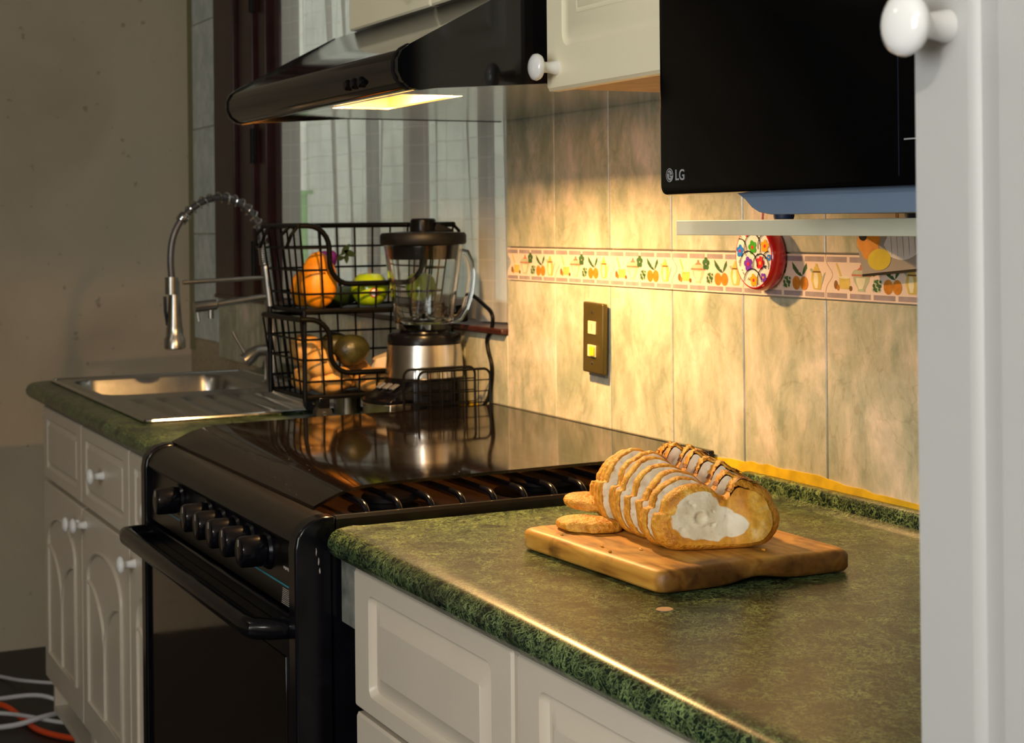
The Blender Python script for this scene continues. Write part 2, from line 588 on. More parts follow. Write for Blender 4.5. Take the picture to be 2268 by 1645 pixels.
def obj(name, mb, mats, parent=None, bevel=0.0, seg=2, smooth=38, origin=None):
    off = wloc(parent) if parent is not None else Vector((0, 0, 0))
    loc = Vector((0, 0, 0))
    if origin is not None:
        loc = Vector(origin) - off
        off = Vector(origin)
    me = bpy.data.meshes.new(name)
    me.from_pydata([tuple(v - off) for v in mb.v], [], mb.f)
    ml = mats if isinstance(mats, (list, tuple)) else [mats]
    for m in ml:
        me.materials.append(m)
    if len(ml) > 1:
        for p, i in zip(me.polygons, mb.mi):
            p.material_index = i
    bm = bmesh.new()
    bm.from_mesh(me)
    bmesh.ops.remove_doubles(bm, verts=bm.verts, dist=1e-6)
    bmesh.ops.recalc_face_normals(bm, faces=bm.faces)
    bm.to_mesh(me)
    bm.free()
    me.update()
    if smooth:
        me.polygons.foreach_set('use_smooth', [True] * len(me.polygons))
        me.set_sharp_from_angle(angle=math.radians(smooth))
    o = bpy.data.objects.new(name, me)
    COL.objects.link(o)
    o.location = loc
    if parent is not None:
        o.parent = parent
    if bevel:
        b = o.modifiers.new('bevel', 'BEVEL')
        b.width = bevel
        b.segments = seg
        b.limit_method = 'ANGLE'
        b.angle_limit = math.radians(40)
        b.use_clamp_overlap = True
    return o

def tag(o, label=None, cat=None, group=None, kind=None):
    if label: o['label'] = label
    if cat: o['category'] = cat
    if group: o['group'] = group
    if kind: o['kind'] = kind
    return o

def thing(name, loc, label, cat, group=None):
    o = bpy.data.objects.new(name, None)
    o.empty_display_size = 0.02
    COL.objects.link(o)
    o.location = loc
    return tag(o, label, cat, group)

def struct(name, mb, mats, label=None, bevel=0.0, smooth=38):
    o = obj(name, mb, mats, None, bevel, smooth=smooth)
    o['kind'] = 'structure'
    if label: o['label'] = label
    return o

def copy_part(src, parent, world, name=None):
    c = src.copy()
    if name: c.name = name
    COL.objects.link(c)
    c.parent = parent
    c.location = Vector(world) - (wloc(parent) if parent else Vector((0, 0, 0)))
    return c

def rrect(cx, cz, hw, hh, r, n=6):
    """rounded rectangle outline (a,b) anticlockwise"""
    r = max(min(r, hw * 0.999, hh * 0.999), 1e-4)
    pts = []
    for (sx, sz, a0) in ((1, 1, 0), (-1, 1, PI / 2), (-1, -1, PI), (1, -1, 1.5 * PI)):
        for i in range(n + 1):
            a = a0 + PI / 2 * i / n
            pts.append((cx + sx * (hw - r) + r * math.cos(a), cz + sz * (hh - r) + r * math.sin(a)))
    return pts

def front_panel(mb, x0, x1, z0, z1, y, th, inset=0.045, depth=0.006, gw=0.022, r=0.012, inset_z=None, flat=False):
    """a routed drawer or door front facing -y: slab edge, sunk groove, raised field"""
    cx, cz, hw, hh = (x0 + x1) / 2, (z0 + z1) / 2, (x1 - x0) / 2, (z1 - z0) / 2
    iz = inset if inset_z is None else inset_z
    L = []
    def lp(ix, izz, rr, yy):
        L.append([(a, yy, b) for a, b in rrect(cx, cz, hw - ix, hh - izz, rr)])
    lp(0, 0, 0.003, y + th)
    lp(0, 0, 0.003, y + 0.003)
    lp(0.003, 0.003, 0.003, y)
    if not flat:
        lp(inset, iz, r, y)
        lp(inset + 0.002, iz + 0.002, r, y + depth * 0.55)
        lp(inset + 0.006, iz + 0.006, r * 0.9, y + depth)
        lp(inset + 0.011, iz + 0.011, r * 0.8, y + depth * 0.9)
        lp(inset + gw, iz + gw, r * 0.5, y + 0.0015)
        lp(inset + gw + 0.001, iz + gw + 0.001, 0.003, y + 0.0004)
    mb.loops(L)
    return mb

def knob_mb(r=0.018, depth=0.036):
    """porcelain knob lathe along -y, base at the origin"""
    k = r / 0.018
    prof = [(0.0095 * k, 0.0), (0.0092 * k, -0.003), (0.0072 * k, -depth * 0.35), (0.0075 * k, -depth * 0.55), (0.012 * k, -depth * 0.62),
            (0.0165 * k, -depth * 0.68), (r, -depth * 0.78), (0.0168 * k, -depth * 0.88), (0.012 * k, -depth * 0.96), (0.005 * k, -depth), (0.0, -depth * 1.005)]
    return MB().lathe(prof, n=28, axis='y')

# ================================================================== THE SETTING
XL, XR, YB, ZT = -2.34, 4.6, -3.4, 2.6
CT = 0.9                                   # counter top height
struct('floor', MB().box((XL - 0.1, YB - 0.1, -0.05), (XR + 0.1, 0.15, 0)), FLOORM, 'very dark kitchen floor')
struct('ceiling', MB().box((XL - 0.1, YB - 0.1, ZT), (XR + 0.1, 0.15, ZT + 0.05)), CEILP)
wl = struct('wall_left', MB().box((XL - 0.1, YB, 0), (XL, 0.15, ZT)), WALLP, 'blotchy beige plaster wall behind the sink')
struct('wall_front', MB().box((XL - 0.1, YB - 0.1, 0), (XR + 0.1, YB, 0.85)).box((XL - 0.1, YB - 0.1, 2.05), (XR + 0.1, YB, ZT)).box((XL - 0.1, YB - 0.1, 0.85), (2.45, YB, 2.05)).box((3.95, YB - 0.1, 0.85), (XR + 0.1, YB, 2.05)), ROOMP)
w2 = thing('fill_window', (3.2, YB - 0.05, 0.85), 'added window around the fill light, behind the viewer', 'window')  # unseen window and its opening, added to frame the fill light
del w2['category']
w2['kind'] = 'structure'
obj('frame', MB().box((2.45, YB - 0.08, 0.85), (2.51, YB - 0.03, 2.05)).box((3.89, YB - 0.08, 0.85), (3.95, YB - 0.03, 2.05)).box((2.51, YB - 0.08, 0.85), (3.89, YB - 0.03, 0.91)).box((2.51, YB - 0.08, 1.99), (3.89, YB - 0.03, 2.05)), DARKWOOD, w2)
obj('pane', MB().box((2.51, YB - 0.06, 0.91), (3.89, YB - 0.055, 1.99)), PANE, w2)
struct('wall_right', MB().box((XR, YB, 0), (XR + 0.1, 0.15, ZT)), ROOMP)
WX0, WX1, WZ0, WZ1 = -2.0, 0.0, 1.078, 2.3
wb = MB()
wb.box((XL, 0, 0), (XR, 0.15, WZ0)).box((XL, 0, WZ0), (WX0, 0.15, ZT)).box((WX1, 0, WZ0), (XR, 0.15, ZT)).box((WX0, 0, WZ1), (WX1, 0.15, ZT))
wall_back = struct('wall_back', wb, GROUT, 'tiled kitchen wall with a window at its far end')
struct('wall_outside', MB().box((-6, 1.3, 0), (2, 1.4, 3.2)), CONC, 'pale block wall outside the window')
struct('ground_outside', MB().box((-6, 0.15, -0.05), (2, 1.3, 0)), CONC)

# tiles -------------------------------------------------------------
TH = 0.007
tile_cache = {}
def tile(x0, x1, z0, z1, mat=TILE, name='tile'):
    g = 0.0013
    wdt, hgt = round(x1 - x0 - 2 * g, 4), round(z1 - z0 - 2 * g, 4)
    key = (wdt, hgt, mat.name)
    c = ((x0 + x1) / 2, -TH / 2, (z0 + z1) / 2)
    if key in tile_cache:
        return copy_part(tile_cache[key], wall_back, c)
    b = 0.0012
    L = [[(a, TH / 2, d) for a, d in ((-wdt / 2, -hgt / 2), (wdt / 2, -hgt / 2), (wdt / 2, hgt / 2), (-wdt / 2, hgt / 2))],
         [(a, -TH / 2 + b, d) for a, d in ((-wdt / 2, -hgt / 2), (wdt / 2, -hgt / 2), (wdt / 2, hgt / 2), (-wdt / 2, hgt / 2))],
         [(a, -TH / 2, d) for a, d in ((-wdt / 2 + b, -hgt / 2 + b), (wdt / 2 - b, -hgt / 2 + b), (wdt / 2 - b, hgt / 2 - b), (-wdt / 2 + b, hgt / 2 - b))]]
    m = MB().loops(L)
    o = obj(name, m, mat, None, smooth=0)
    o.parent = wall_back
    o.location = c
    tile_cache[key] = o
    return o
ZB0, ZB1 = 1.1847, 1.2476
for k in range(10):
    tile(0.2 * k, 0.2 * k + 0.2, 0.895, ZB0)
    tile(0.2 * k, 0.2 * k + 0.2, ZB1, 1.548)
for k in range(-10, 0):
    tile(0.2 * k, 0.2 * k + 0.2, 0.895, WZ0)
for z0 in (0.94, 1.27, 1.60, 1.93, 2.26):
    tile(-2.27, -2.0, z0, z0 + 0.33 if z0 < 2.2 else ZT, TILEB)
tag(obj('corner_strip', MB().box((XL, -0.004, 0.9), (-2.272, 0, ZT)), OLIVE, wall_back), 'olive strip in the corner')  # narrow olive-toned strip between corner and tiles

# border tile: one printed mesh, shared ------------------------------
def border_mesh():
    m = MB()
    W, H = 0.2, ZB1 - ZB0 - 0.002
    yb, yf = TH / 2, -TH / 2
    def edge(v):                                     # wavy joint, bulging sideways at mid height
        return 0.016 * math.exp(-((v - 0.55) / 0.2) ** 2)
    n = 14
    outl = [(-W / 2 + 0.0008 + edge(i / n), -H / 2 + H * i / n) for i in range(n + 1)] + \
           [(W / 2 - 0.0008 + edge(i / n), -H / 2 + H * i / n) for i in range(n, -1, -1)]
    left, right = outl[:n + 1], outl[n + 1:][::-1]
    vs = [(a, yf, b) for a, b in left] + [(a, yf, b) for a, b in right]
    fs = [(i, n + 1 + i, n + 2 + i, i + 1) for i in range(n)]
    m.add(vs, fs, 0)
    ol = outl
    N = len(ol)
    vs = [(a, yf, b) for a, b in ol] + [(a, yb, b) for a, b in ol]
    m.add(vs, [(i, (i + 1) % N, N + (i + 1) % N, N + i) for i in range(N)], 0)
    lay = [0]
    def P(pts, mi):                                  # flat printed shape
        lay[0] += 1
        y = yf - 0.00008 - lay[0] * 0.000006
        q = [((u - 0.5) * W, y, (v - 0.5) * H) for u, v in pts]
        m.add(q, [tuple(range(len(q)))], mi)
    def E(u, v, ru, rv, mi, n_=14):
        P([(u + ru * math.cos(2 * PI * i / n_), v + rv * math.sin(2 * PI * i / n_)) for i in range(n_)], mi)
    def R(u0, u1, v0, v1, mi):
        P([(u0, v0), (u1, v0), (u1, v1), (u0, v1)], mi)
    for k in range(4):
        R(0.015 + k * 0.25, 0.235 + k * 0.25, 0.835, 0.955, 1)
        R(0.015 + k * 0.25, 0.235 + k * 0.25, 0.035, 0.145, 1)
    # honey pot with dipper and nuts
    P([(0.115, 0.8), (0.13, 0.82), (0.185, 0.5), (0.165, 0.48)], 4)
    P([(0.15, 0.5), (0.265, 0.5), (0.27, 0.38), (0.255, 0.24), (0.165, 0.24), (0.15, 0.36)], 4)
    E(0.208, 0.5, 0.058, 0.03, 2)
    E(0.115, 0.33, 0.022, 0.1, 7); E(0.14, 0.27, 0.016, 0.07, 5); E(0.275, 0.26, 0.018, 0.06, 7)
    # tureen
    P([(0.3, 0.55), (0.48, 0.55), (0.47, 0.42), (0.43, 0.27), (0.43, 0.2), (0.35, 0.2), (0.35, 0.27), (0.31, 0.42)], 3)
    P([(0.33, 0.5), (0.43, 0.5), (0.42, 0.38), (0.4, 0.26), (0.36, 0.26), (0.34, 0.38)], 2)
    P([(0.285, 0.56), (0.495, 0.56), (0.485, 0.62), (0.46, 0.68), (0.32, 0.68), (0.295, 0.62)], 3)
    P([(0.285, 0.535), (0.495, 0.535), (0.495, 0.58), (0.285, 0.58)], 8)
    P([(0.34, 0.67), (0.44, 0.67), (0.41, 0.73), (0.37, 0.73)], 8)
    E(0.39, 0.755, 0.016, 0.045, 8)
    # leaf sprig
    for a in range(5):
        t = a * 1.25 + 0.3
        E(0.5 + 0.028 * math.cos(t), 0.7 + 0.1 * math.sin(t), 0.026, 0.075, 6, 8)
    # grapes
    for q in range(9):
        E(0.545 + 0.026 * ((q % 3) - 1) + 0.006 * (q // 3), 0.26 + 0.085 * (q // 3), 0.02, 0.055, 6 if q % 2 else 3, 10)
        E(0.548 + 0.026 * ((q % 3) - 1) + 0.006 * (q // 3), 0.265 + 0.085 * (q // 3), 0.012, 0.03, 6, 8)
    # pears and leaves
    for u in (0.665, 0.755):
        E(u, 0.33, 0.047, 0.16, 5, 18)
    P([(0.615, 0.82), (0.64, 0.76), (0.69, 0.62), (0.7, 0.52), (0.66, 0.56), (0.625, 0.66)], 6)
    P([(0.785, 0.8), (0.79, 0.68), (0.76, 0.56), (0.735, 0.5), (0.74, 0.6), (0.755, 0.7)], 6)
    P([(0.66, 0.56), (0.71, 0.58), (0.74, 0.48), (0.7, 0.5)], 6)
    # jug
    P([(0.85, 0.6), (0.945, 0.6), (0.965, 0.42), (0.945, 0.2), (0.865, 0.2), (0.835, 0.42)], 4)
    P([(0.875, 0.58), (0.91, 0.58), (0.92, 0.4), (0.91, 0.23), (0.88, 0.23), (0.865, 0.4)], 2)
    P([(0.855, 0.6), (0.94, 0.6), (0.92, 0.72), (0.875, 0.72)], 4)
    P([(0.85, 0.585), (0.945, 0.585), (0.945, 0.62), (0.85, 0.62)], 7)
    E(0.898, 0.755, 0.014, 0.04, 4)
    P([(0.95, 0.4), (0.985, 0.58), (1.0, 0.6), (0.985, 0.5), (0.96, 0.32)], 3)
    P([(0.85, 0.55), (0.82, 0.66), (0.845, 0.68), (0.86, 0.62)], 3)
    return m
bo = obj('border_tile', border_mesh(), B_MATS, None, smooth=0)
bo.parent = wall_back
bo.location = (0.1, -TH / 2, (ZB0 + ZB1) / 2)
bo['label'] = 'printed border tile with pots, fruit and jug'
for k in range(1, 10):
    copy_part(bo, wall_back, (0.1 + 0.2 * k, -TH / 2, (ZB0 + ZB1) / 2))
# white spot: sealant bead -----------------------------------------
m = MB()
xs_ = [-0.22 + i * 0.02 for i in range(110)]
for i in range(len(xs_) - 1):
    x0, x1 = xs_[i], xs_[i + 1]
    def zt(x): return 0.934 + 0.007 * noise.noise(Vector((x * 9, 0.3, 1))) + 0.004 * noise.noise(Vector((x * 41, 2, 1))) + (0.004 if 0.45 < x < 1.1 else 0)
    q = [(x0, -0.0095, 0.917), (x1, -0.0095, 0.917), (x1, -0.0088, zt(x1)), (x0, -0.0088, zt(x0))]
    qb = [(a, -0.0068, b) for a, _, b in q]
    m.add(q + qb, [(0, 1, 2, 3), (3, 2, 6, 7)])
struct('trim_1', m, CAULK, 'smeared yellow sealant along the foot of the wall tiles')

# window ------------------------------------------------------------
win = thing('window_1', (WX0, 0.05, WZ0), 'dark brown wooden window frame beside the sink', 'window')
del win['category']
win['kind'] = 'structure'
def wbar(a, b, mat=DARKWOOD, name='frame_bar', bevel=0.003):
    return obj(name, MB().box(a, b), mat, win, bevel)
wbar((-2.0, -0.015, WZ0), (-1.80, 0.06, WZ1))
wbar((-1.785, 0.0, WZ0), (-1.66, 0.05, WZ1))
wbar((-1.635, 0.012, WZ0), (-1.575, 0.07, WZ1))
wbar((-1.545, 0.03, WZ0), (-1.50, 0.09, WZ1))
wbar((-2.0, 0.10, WZ0), (0, 0.15, WZ0 + 0.05), name='bottom_rail')
wbar((-0.735, 0.09, WZ0), (-0.685, 0.13, WZ1), MAROON, 'mullion')
wbar((-0.05, 0.10, WZ0), (0, 0.15, WZ1), MAROON, 'frame_bar')
for x in (-0.375, -0.175, -1.05):
    wbar((x - 0.024, 0.12, WZ0), (x + 0.024, 0.14, WZ1), BARS, 'window_bar')
for z in (1.52, 1.95, 1.2):
    obj('hinge', MB().tube([(-1.65, -0.002, z - 0.05), (-1.65, -0.002, z + 0.05)], 0.008, 10), BLACKM, win)
for (x0, x1) in ((-1.5, -0.735), (-0.685, -0.05)):
    obj('pane', MB().box((x0, 0.107, WZ0 + 0.05), (x1, 0.111, WZ1)), PANE, win)
wbar((-2.0, -0.02, WZ0), (-0.001, 0.1, WZ0 + 0.012), SILLW, 'sill')
# sheer curtain -------------------------------------------------------
def curtain():
    nx, nz = 300, 40
    x0, x1, z0, z1 = -1.53, -0.006, 1.094, 2.2
    me_v, uv, fs = [], [], []
    for j in range(nz + 1):
        t = j / nz
        z = z0 + (z1 - z0) * t
        arc = 0
        prev = None
        for i in range(nx + 1):
            s = i / nx
            ph = s * 58 + 5.0 * noise.noise(Vector((s * 6, 1.2, t * 0.5)))
            amp = 0.016 + 0.014 * noise.noise(Vector((s * 5, 4, t * 0.7)))
            lean = 0.012 * (1 - t) * noise.noise(Vector((s * 6, 9, t)))
            x = x0 + (x1 - x0) * s + 0.010 * math.sin(ph * 1.0 + 1.3) * (0.5 + 0.5 * noise.noise(Vector((s * 3, 0, 7)))) + lean
            y = 0.045 + amp * math.sin(ph) + 0.004 * math.sin(ph * 2.3 + t * 2)
            z_ = z + (0.006 * noise.noise(Vector((s * 9, 3, 0))) if j == 0 else 0)
            x = min(x, -0.004)
            p = Vector((x, y, z_))
            if prev is not None: arc += math.hypot(p.x - prev.x, p.y - prev.y)
            prev = p
            me_v.append(p)
            uv.append((arc, z_))
    for j in range(nz):
        for i in range(nx):
            a = j * (nx + 1) + i
            fs.append((a, a + 1, a + nx + 2, a + nx + 1))
    me = bpy.data.meshes.new('curtain')
    me.from_pydata([tuple(p) for p in me_v], [], fs)
    ul = me.uv_layers.new(name='UVMap')
    for li, lp in enumerate(me.loops):
        ul.data[li].uv = uv[lp.vertex_index]
    me.materials.append(SHEER)
    me.polygons.foreach_set('use_smooth', [True] * len(me.polygons))
    o = bpy.data.objects.new('curtain', me)
    COL.objects.link(o)
    return o
tag(curtain(), 'grey-white sheer checked curtain hanging in the window', 'curtain')
tag(obj('garden_panel', MB().box((-4.1, 0.75, 0), (-3.5, 0.8, 1.42)).box((-4.12, 0.73, 1.42), (-3.48, 0.82, 1.435)), [GREENP]), 'bright green panel outside, seen past the edge of the curtain', 'panel')

# ================================================================== WORKTOPS
def sweep_edge(mb, path, prof, mi=0):
    """prof: (inward offset, z); path: plan points with their inward normals"""
    L = [[(x + nx * o, y + ny * o, z) for o, z in prof] for (x, y, nx, ny) in path]
    return mb.loops(L, mi, True, True, closed=True)
def bull(depth):
    r = 0.0185
    p = [(depth, 0.863), (0.02, 0.863)]
    for i in range(9):
        a = -PI / 2 - PI * i / 8
        p.append((0.0185 + r * math.cos(a), 0.8815 + r * math.sin(a)))
    p[-1] = (0.0185, 0.9)
    p += [(0.03, 0.9012), (0.042, 0.9), (depth, 0.9)]
    return p
YF = -0.672
near_top = MB()
pr_ = bull(0.645)
sweep_edge(near_top, [(1.97, YF, 0, 1), (0.826, YF, 0, 1), (0.82, YF + 0.003, 0, 1), (0.816, YF + 0.009, 0, 1)], pr_)
# coved upstand along the wall
cov = [(-0.0072, 0.9), (-0.05, 0.9), (-0.036, 0.9012), (-0.029, 0.905), (-0.027, 0.912), (-0.0265, 0.918), (-0.0235, 0.9235), (-0.018, 0.925), (-0.0105, 0.925), (-0.0072, 0.923)]
near_top.prism_x(cov, 0.816, 1.97)
wt = obj('worktop', near_top, LAM, None, smooth=45)
tag(wt, 'dark green marbled worktop in the foreground under the cutting board', 'worktop')
# small round mark where laminate is chipped
tag(obj('scratch_mark', MB().lathe([(0.0, 0.0), (0.0085, 0.0), (0.009, -0.0006)], (1.402, -0.516, CT + 0.0009), 20), PINE, wt), 'small pale chipped spot')

far_top = MB()
arc = []
cx, cy, rr = -1.42, YF + 0.08, 0.08
for i in range(9):
    a = -PI / 2 - (PI / 2) * i / 8
    arc.append((cx + rr * math.cos(a), cy + rr * math.sin(a), -math.cos(a), -math.sin(a)))
sweep_edge(far_top, [(-0.052, YF, 0, 1)] + arc + [(-1.5, -0.008, 1, 0)], bull(0.07))
for a, b in (((-1.43, -0.602, 0.863), (-0.052, -0.585, 0.9)), ((-1.43, -0.115, 0.863), (-0.052, -0.008, 0.9)),
             ((-0.445, -0.585, 0.863), (-0.052, -0.115, 0.9)), ((-1.43, -0.585, 0.863), (-1.42, -0.115, 0.9))):
    far_top.box(a, b)
far_top.prism_x(cov, -1.5, -0.052)
wf = tag(obj('worktop', far_top, LAM, None, smooth=45), 'dark green worktop with rounded end around the sink', 'worktop')

# ================================================================== SINK + FAUCET
def sink():
    x0, x1, y0, y1 = -1.44, -0.432, -0.605, -0.10
    t = thing('sink', (-0.94, -0.35, CT), 'stainless steel sink with bowl and ridged drainer', 'sink')
    bx, by, hw, hh, r = -1.17, -0.375, 0.205, 0.195, 0.06
    def h(x, y):
        qx, qy = abs(x - bx) - (hw - r), abs(y - by) - (hh - r)
        d = math.hypot(max(qx, 0), max(qy, 0)) + min(max(qx, qy), 0) - r
        z = 0.0
        if d < 0:
            z -= 0.15 * (1 - math.exp(-((-d) / 0.02) ** 2))
        if -0.86 < x < -0.475 and -0.555 < y < -0.15:
            e = min(1, (x + 0.86) / 0.03, (-0.475 - x) / 0.03)
            ph = ((y + 0.555) / 0.405 * 7) % 1
            z += -0.008 * e * (0.5 - 0.5 * math.cos(2 * PI * ph)) ** 2
        e = min(x - x0, x1 - x, y - y0, y1 - y)
        if e < 0.012: z -= 0.0
        return CT + 0.005 + z
    nx, ny = 150, 84
    m = MB()
    vs = [(x0 + (x1 - x0) * i / nx, y0 + (y1 - y0) * j / ny) for j in range(ny + 1) for i in range(nx + 1)]
    m.add([(x, y, h(x, y)) for x, y in vs], [(j * (nx + 1) + i, j * (nx + 1) + i + 1, (j + 1) * (nx + 1) + i + 1, (j + 1) * (nx + 1) + i) for j in range(ny) for i in range(nx)])
    obj('basin', m, STEEL, t, smooth=60)
    pts = [(a, b, CT + 0.004) for a, b in rrect((x0 + x1) / 2, (y0 + y1) / 2, (x1 - x0) / 2, (y1 - y0) / 2, 0.012)]
    obj('rim', MB().tube(pts, 0.0045, 8, True), CHROME, t)
    obj('drain', MB().lathe([(0.0, 0.0), (0.03, 0.0), (0.035, 0.004), (0.038, 0.003)], (bx, by, CT + 0.005 - 0.149), 24), CHROME, t)
sink()

def faucet():
    X = -1.08
    t = thing('faucet', (X, -0.131, CT), 'tall brushed steel spring faucet over the sink', 'faucet')
    B = Vector((X, -0.131, CT))
    obj('base', MB().lathe([(0.027, 0.004), (0.027, 0.009), (0.0215, 0.012), (0.0215, 0.125), (0.021, 0.13), (0.015, 0.131)], B, 28), STEEL, t)
    def spl(pts, n=14):
        out = []
        P = [Vector(p) for p in pts]
        P = [P[0] * 2 - P[1]] + P + [P[-1] * 2 - P[-2]]
        for i in range(1, len(P) - 2):
            for k in range(n):
                u = k / n
                a, b, c, d = P[i - 1], P[i], P[i + 1], P[i + 2]
                out.append(0.5 * ((2 * b) + (c - a) * u + (2 * a - 5 * b + 4 * c - d) * u * u + (3 * b - a - 3 * c + d) * u ** 3))
        out.append(P[-2])
        return out
    col = spl([(X, -0.131, 1.03), (X, -0.137, 1.10), (X, -0.146, 1.18), (X, -0.149, 1.195)], 6)
    obj('column', MB().tube(col, [0.0145 - 0.003 * i / (len(col) - 1) for i in range(len(col))], 16), STEEL, t)
    path = spl([(X, -0.149, 1.195), (X, -0.154, 1.245), (X, -0.166, 1.295), (X, -0.196, 1.339), (X, -0.248, 1.363), (X, -0.304, 1.354), (X, -0.352, 1.318), (X, -0.378, 1.272), (X, -0.386, 1.22), (X, -0.384, 1.168)])
    hose = obj('hose', MB().tube(path, 0.0085, 10), simple('hose_grey', srgb(96, 96, 100), 0.35, 0.1, 80, metallic=0.6), t)
    # spring coil around the hose
    n = len(path)
    cum = [0]
    for i in range(1, n): cum.append(cum[-1] + (path[i] - path[i - 1]).length)
    hel = []
    ang, s, i = 0, 0.0, 0
    smax = cum[int(n * 0.70)]
    while s < smax:
        while i < n - 2 and cum[i + 1] < s: i += 1
        f = (s - cum[i]) / max(1e-6, cum[i + 1] - cum[i])
        p = path[i].lerp(path[i + 1], f)
        T = (path[i + 1] - path[i]).normalized()
        U = Vector((1, 0, 0)); V = T.cross(U)
        hel.append(p + (U * math.cos(ang) + V * math.sin(ang)) * 0.0128)
        pitch = 0.0055 if s < 0.05 else (0.02 if s < smax - 0.02 else 0.005)
        ang += PI / 6
        s += pitch / 12
    obj('spring', MB().tube(hel, 0.0022, 6), CHROME, t)
    obj('dock_arm', MB().tube([(X, -0.357, 1.158), (X, -0.150, 1.165)], 0.0055, 10), STEEL, t)
    obj('dock_ring', MB().lathe([(0.015, -0.02), (0.0165, -0.02), (0.0165, 0.022), (0.013, 0.022)], (X, -0.384, 1.15), 20), STEEL, t)
    sp = obj('spray_head', MB().lathe([(0.012, 1.16), (0.0135, 1.13), (0.0155, 1.09), (0.018, 1.06), (0.0185, 1.05), (0.02, 1.05), (0.021, 1.028), (0.0255, 1.022), (0.026, 1.0), (0.022, 0.997)], (X, -0.378, 0), 28), STEEL, t)
    obj('trigger', MB().tube([(X - 0.004, -0.40, 1.125), (X - 0.004, -0.399, 1.09), (X - 0.004, -0.394, 1.055)], 0.004, 8), BLACKPL, sp)
    obj('side_spout', MB().tube([(X, -0.145, 1.118), (X, -0.27, 1.103), (X, -0.275, 1.102), (X, -0.33, 1.097)], [0.0085, 0.0085, 0.0135, 0.0135], 14), STEEL, t)
    obj('spout_nozzle', MB().lathe([(0.007, 1.068), (0.0075, 1.095), (0.0075, 1.1)], (X, -0.288, 0), 16), STEEL, t)
    obj('spout_lever', MB().tube([(X, -0.322, 1.09), (X, -0.318, 1.062)], 0.0035, 8), STEEL, t)
    lv = obj('valve', MB().tube([(X, -0.145, 0.985), (X, -0.17, 0.984), (X, -0.186, 0.975), (X, -0.205, 0.960)], [0.014, 0.014, 0.0185, 0.0185], 18), STEEL, t)
    obj('handle', MB().tube([(X, -0.200, 0.975), (X, -0.234, 1.035)], [0.0055, 0.0045], 10), STEEL, lv)
faucet()

# ================================================================== FAR BASE CABINETS
knob_src = knob_mb(0.0175, 0.036)
def add_knob(parent, x, y, z, r=0.0175, depth=0.036, name='knob'):
    k = knob_mb(r, depth)
    k.xf(Matrix.Translation((x, y, z)))
    return obj(name, k, KNOBW, parent, origin=(x, y, z), smooth=60)
DY = -0.652
def tracery(x0, x1, z0, zs, ztop):
    m = MB()
    y = DY - 0.001
    cx = (x0 + x1) / 2
    def arch(t):          # t 0..1 left spring to right spring
        a = PI * (1 - t)
        return (cx + (x1 - x0) / 2 * math.cos(a), zs + (ztop - zs) * math.sin(a) ** 0.8 if 0 < t < 1 else zs)
    out = [(x0, y, z0)] + [(arch(i / 20)[0], y, arch(i / 20)[1]) for i in range(21)] + [(x1, y, z0)]
    m.tube(out, 0.0058, 8, True)
    zc = zs - 0.13
    for sx, xe in ((-1, x0), (1, x1)):
        pts = []
        for i in range(13):
            u = i / 12
            pts.append((xe + (cx - xe) * math.sin(u * PI / 2) ** 1.0, y, zs + (zc - zs) * (1 - math.cos(u * PI / 2))))
        m.tube(pts, 0.005, 8)
    m.tube([(cx, y, zc + 0.01), (cx, y, z0)], 0.005, 8)
    return m
cols = [(-1.30, -0.84), (-0.84, -0.38), (-0.38, -0.055)]
clabels = ['white base cabinet at the far left end below the sink, no knob on its drawer',
           'white base cabinet below the sink, middle one with arched door',
           'white base cabinet half hidden by the black stove']
for i, (x0, x1) in enumerate(cols):
    t = thing('base_cabinet', ((x0 + x1) / 2, -0.33, 0), clabels[i], 'cabinet', 'white base cabinets below the sink')
    y0 = DY + 0.019
    b = MB()
    b.box((x0 + 0.001, y0, 0.10), (x0 + 0.017, -0.02, 0.861)).box((x1 - 0.017, y0, 0.10), (x1 - 0.001, -0.02, 0.861))
    b.box((x0 + 0.017, y0, 0.10), (x1 - 0.017, -0.02, 0.116)).box((x0 + 0.017, -0.035, 0.116), (x1 - 0.017, -0.02, 0.861))
    b.box((x0 + 0.001, y0 + 0.05, 0.0), (x1 - 0.001, y0 + 0.065, 0.10)).box((x0 + 0.017, y0, 0.672), (x1 - 0.017, y0 + 0.02, 0.69))
    obj('body', b, WHITE, t)
    d = obj('drawer', front_panel(MB(), x0 + 0.002, x1 - 0.002, 0.682, 0.856, DY, 0.018, 0.045, 0.006, 0.018, 0.008, 0.026), WHITE, t, smooth=30)
    if i > 0:
        add_knob(d, (x0 + x1) / 2 + (0.0 if i == 1 else 0.08), DY, 0.775)
    dm = MB()
    front_panel(dm, x0 + 0.002, x1 - 0.002, 0.19, 0.672, DY, 0.018, flat=True)
    do = obj('door', dm, WHITE, t, smooth=30)
    xe = x1 if i < 2 else x1 + 0.12
    obj('moulding', tracery(x0 + 0.072, (xe - 0.068) if i < 2 else x1 - 0.01, 0.262, 0.525, 0.608), WHITE, do, smooth=60)
    if i == 0: add_knob(do, x1 - 0.04, DY, 0.632)
    else: add_knob(do, x0 + 0.045, DY, 0.642)

